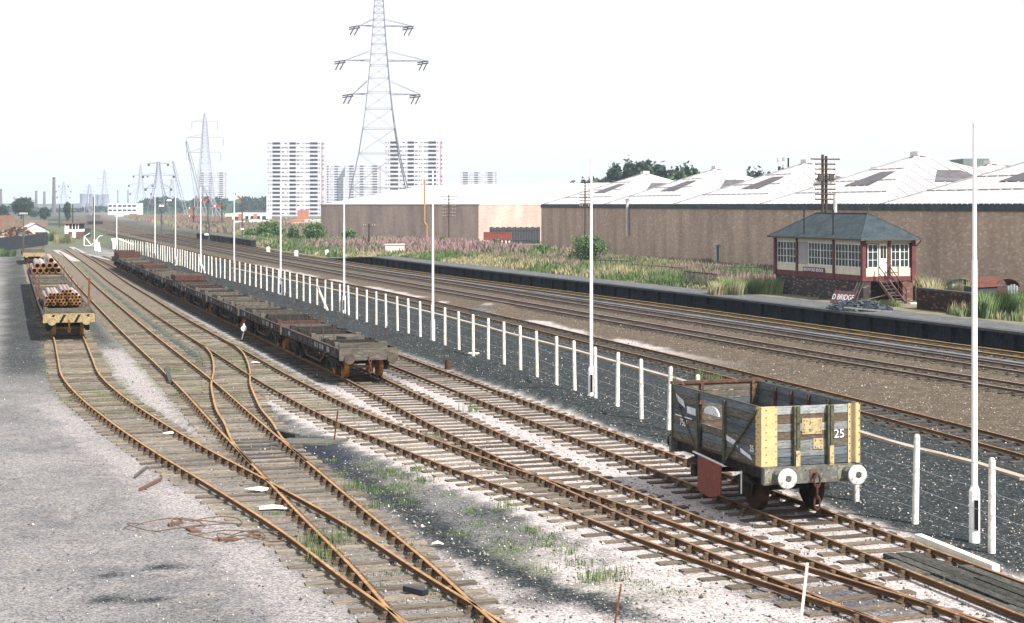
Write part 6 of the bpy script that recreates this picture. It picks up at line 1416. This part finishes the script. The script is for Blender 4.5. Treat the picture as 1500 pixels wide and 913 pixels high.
# left-hand yard: white gabled shed, tarred fence, scrap, little signal box
Z = 340; s=F/Z; sh = thing('gabled_shed',(xat(52,Z),Z,0),'white gabled shed behind the dark fence on the left','shed',rz=.38); w=20/s; ha=7.17-28.0/s; he=7.17-38/s
b = MB(); b.prism([(-w,0),(w,0),(w,he),(0,ha),(-w,he)],'y',0,9); b.build('wall', WHITE, sh)
b = MB(); b.add([(-w-.2,-.3,he-.05),(0,-.3,ha+.12),(0,9.3,ha+.12),(-w-.2,9.3,he-.05),(w+.2,-.3,he-.05),(w+.2,9.3,he-.05)],[(0,1,2,3),(1,4,5,2)]); b.build('roof', PALEB, sh)
b = MB(); b.box(-w*.3,w*.86,-.06,0,0,2.0*.75); b.build('door', GREYWOOD, sh)
A = at(-6,369); B_ = at(70,358.5); t = thing('tarred_fence', A, 'tall dark tarred board fence at the left edge', 'fence'); d=B_-A; L_=d.length; t.rotation_euler=(0,0,math.atan2(d.y,d.x)); b = MB(); n=int(L_/.3)
for k in range(n): b.box(k*.3,k*.3+.28,-.03,.02+random.uniform(0,.03),0,2.0+random.uniform(-.1,.12))
b.build('boards', mat('tar_fence',(.022,.028,.036),(.04,.047,.055),1.2,c3=(.075,.075,.08),stretch=(3,3,.3)), t); b = MB(); b.box(0,L_,.06,.14,1.5,1.62); b.box(0,L_,.06,.14,.4,.52); b.build('rail', TARWOOD, t)
lumps('scrap_heap', 420, xat(15,330), 335, 5.0, 3.5, 2.2, .9, [RUST, DULLRUST, mat('scrap_cream',(.34,.29,.22)), GREYWOOD, UNDER],'heaps of rusty and cream scrap behind the tarred fence','scrap heap',base=0,seed=9)
office(4,22,321,380,'brown shed with a cream door among the scrap on the left',mat('brown_shed',(.22,.16,.12),(.17,.12,.1),.6),rows=0,depth=6)
office(-12,6,316,400,'red-brown workshop at the left edge behind the scrap',mat('workshop_brown',(.26,.13,.09),(.2,.10,.08),.4),rows=0,depth=8)
office(36,54,323.5,520,'low brown building behind the white gabled shed',mat('brown_shed2',(.26,.18,.15),(.2,.14,.12),.6),rows=0)
Z = 352; s = F/Z; sb2 = thing('small_signal_box',(xat(95,Z),Z,0),'distant small red and white signal box on the left','signal box'); w=20/s
b = MB(); b.box(0,w,0,5,0,1.35); b.build('brick_base', BRK2, sb2); b = MB(); b.box(0,w,0,5,1.35,1.9); b.build('lower_panels', WHITE, sb2); b = MB(); b.box(.05,w-.05,.05,4.9,1.9,3.0); b.build('windows', BANDM, sb2)
b = MB(); b.box(-.25,w+.25,-.3,5.3,3.0,3.25); b.build('roof', RUST, sb2); b = MB(); b.box(-.28,w+.28,-.34,-.3,3.05,3.3); b.build('fascia', mat('red_fascia',(.26,.08,.06)), sb2)
b = MB(); 
for x in (0,w*.27,w*.52,w*.76,w-.1): b.box(x,x+.14,-.05,.05,1.9,3.0)
b.box(-.02,w*.25,-.06,.0,.9,2.6); b.build('frame', WHITE, sb2)
b = MB(); b.box(w*.55,w*.8,-.06,0,0,1.6); b.build('door', WHITE, sb2)
office(116,126,335,360,'dark hut with a white band beside the small signal box',TARWOOD,rows=0,depth=4)
Zt = 640
# dark loading bank beyond the main lines
A, B_ = at(289,350), at(368,362); d = B_-A; t = thing('loading_bank', A, 'black retaining wall of a loading bank beyond the bracket signal', 'retaining wall', rz=math.atan2(d.y,d.x)); b = MB(); b.box(0,d.length,0,.8,-.2,1.05); b.build('wall', PFACE, t)
b = MB(); b.box(-.1,d.length+.1,-.15,1.0,1.05,1.2); b.build('coping', TARWOOD, t)
for k in range(14): b = MB(); b.box(k*d.length/14,k*d.length/14+.35,-.18,0,-.2,1.05); b.build('buttress', TARWOOD, t)
# ================================================================= HILLS AND FAR WOODS
def far_wood(pts, Z, depth, n, size, label, seed, base=0):
    """pts: skyline read along the horizon (px, y) -> lumpy crowns filling a bank of trees"""
    r = np.random.default_rng(seed); lobes=[]
    xs=[p[0] for p in pts]; ys=[p[1] for p in pts]
    m = int((xs[-1]-xs[0])/3.2)
    for i in range(m*3):
        px = r.uniform(xs[0],xs[-1]); top = 7.17+(300-np.interp(px,xs,ys))*Z/F; k=i%3; q=(1.0,.7,.4)[k]
        rz_ = max(1.2,top*.28)*r.uniform(.8,1.2); lobes.append((xat(px,Z), r.uniform(0,depth), max(.5,top*q - rz_), 4.6*Z/F*r.uniform(.8,1.5), depth*.2, rz_))
    V,Fq,tn = leaf_cloud(lobes,n,size,seed,.6); V[:,1]+=Z; o = npmesh('far_wood',V,Fq,HG,matidx=tn); return tag(o,label,'wood',kind='stuff')
def hill(pts, Z, depth, label, mt):
    b = MB(); n=len(pts); xs=[p[0] for p in pts]
    V=[]
    for (px,y) in pts:
        h = max(.3,7.17+(300-y)*Z/F); x=xat(px,Z); V += [(x,Z-depth*.4,-.5),(x,Z-depth*.2,h*.55),(x,Z,h),(x,Z+depth,h*.7),(x,Z+depth*1.6,-.5)]
    b.v=V
    for i in range(n-1):
        for j in range(4): b.face((i*5+j,(i+1)*5+j,(i+1)*5+j+1,i*5+j+1))
    o=b.build('hills',mt,smooth=True); struct(o); tag(o,label)
HM = mat('hill_green',(.035,.06,.035),(.055,.085,.05),.02,1)
sky1=[(188,304),(196,297),(205,292),(214,289.5),(226,288),(236,286),(244,291),(252,294),(262,297),(275,292),(286,288),(296,287),(320,289),(335,293),(345,290),(352,287),(360,288),(367,292),(376,289),(386,287),(396,288),(410,292)]
hill([(p[0],p[1]+3) for p in sky1],1250,160,'wooded hill across the middle distance',HM); far_wood(sky1,1200,50,9000,1.1,'dark wood along the top of the hill',61)
far_wood([(-10,304),(20,302),(60,306),(110,305),(135,302),(160,303),(190,305),(230,306)],1500,40,5000,1.3,'long belt of hazy trees across the left horizon',62)
far_wood([(400,306),(440,308),(480,306)],1400,40,1200,1.2,'trees behind the nearest tower block',65)
hill([(-60,301),(0,298),(60,299),(120,298),(200,297.5),(300,298),(420,297),(600,296)],3200,600,'low blue ridge on the far horizon',HM)
far_wood([(835,271),(845,268),(858,263),(872,262),(884,264),(893,262),(896,250),(900,243),(908,238.5),(918,239),(930,240),(940,238),(950,237.5),(960,241),(975,245),(990,247),(1005,246),(1015,246),(1025,252)],430,14,42000,.8,'dark green trees rising behind the warehouse roofs',63)
for px in (984,1001,1013): tree('tree', xat(px,425), 425, 0, 2.2, zat(241,425), int(px), 300, {984:'slim pointed tree left of the other two above the roofs',1001:'middle of three slim pointed trees above the roofs',1013:'rightmost slim pointed tree above the roofs'}[px], size=.35)
far_wood([(1093,253),(1099,249),(1106,247.5),(1114,249),(1124,250),(1130,253)],400,8,3500,.6,'small dark clump of trees between two roof peaks',64)

# ================================================================= HAZE, SKY, SUN, CAMERA
def haze_box():
    b = MB(); b.box(-6500,6500,-420,10600,-2.0,75); 
    m = bpy.data.materials.new('haze'); m.use_nodes=True; nt=m.node_tree; 
    for n_ in list(nt.nodes): 
        if n_.type!='OUTPUT_MATERIAL': nt.nodes.remove(n_)
    v = nt.nodes.new('ShaderNodeVolumePrincipled'); v.inputs['Color'].default_value=(.70,.82,1.0,1); v.inputs['Density'].default_value=HAZE; v.inputs['Anisotropy'].default_value=0.0
    nt.links.new(v.outputs[0], nt.nodes['Material Output'].inputs['Volume']); o=b.build('haze',m); o['kind']='stuff'; o['label']='pale blue haze over the far distance'
HAZE = 0.00017
if HAZE: haze_box()
w = bpy.data.worlds.new('World'); SC.world = w; w.use_nodes = True; nt = w.node_tree; bg = nt.nodes['Background']
AZ = math.atan2(.68, -.73); EL_ = math.radians(47)      # azimuth measured from +Y toward +X
sky = nt.nodes.new('ShaderNodeTexSky'); sky.sky_type='NISHITA'; sky.sun_disc=False; sky.sun_elevation=EL_; sky.sun_rotation=AZ; sky.air_density=1.0; sky.dust_density=4.0; sky.ozone_density=1.0
mx = nt.nodes.new('ShaderNodeMix'); mx.data_type='RGBA'; mx.inputs[0].default_value=.82; mx.inputs[7].default_value=(7.0,7.05,7.15,1)   # thin bright overcast veil
nt.links.new(sky.outputs[0], mx.inputs[6]); nt.links.new(mx.outputs[2], bg.inputs['Color']); bg.inputs['Strength'].default_value=.1
sl = bpy.data.lights.new('sun','SUN'); sl.energy=5.0; sl.angle=math.radians(.6); sl.color=(1.0,.955,.88); so=bpy.data.objects.new('sun',sl); COL.objects.link(so)
sd = Vector((math.sin(AZ)*math.cos(EL_), math.cos(AZ)*math.cos(EL_), math.sin(EL_))); so.rotation_euler = sd.to_track_quat('Z','Y').to_euler(); so.location=(40,-40,60)
cam = bpy.data.cameras.new('camera'); co = bpy.data.objects.new('camera', cam); COL.objects.link(co); SC.camera = co
co.location=(0,0,CAMZ); co.rotation_euler=(math.pi/2,0,0); cam.sensor_width=36; cam.lens=36*F/1500; cam.shift_y=-(456.5-300)/1500; cam.clip_end=20000; cam.clip_start=.5
SC.view_settings.view_transform='Standard'; SC.view_settings.look='None'; SC.view_settings.gamma=1; SC.view_settings.exposure=.80; SC.view_settings.use_curve_mapping=False
SC.cycles.max_bounces=5; SC.cycles.diffuse_bounces=2; SC.cycles.glossy_bounces=2; SC.cycles.volume_bounces=0; SC.cycles.transparent_max_bounces=6
SC.cycles.use_denoising=True
try: SC.cycles.denoiser='OPENIMAGEDENOISE'
except Exception: pass
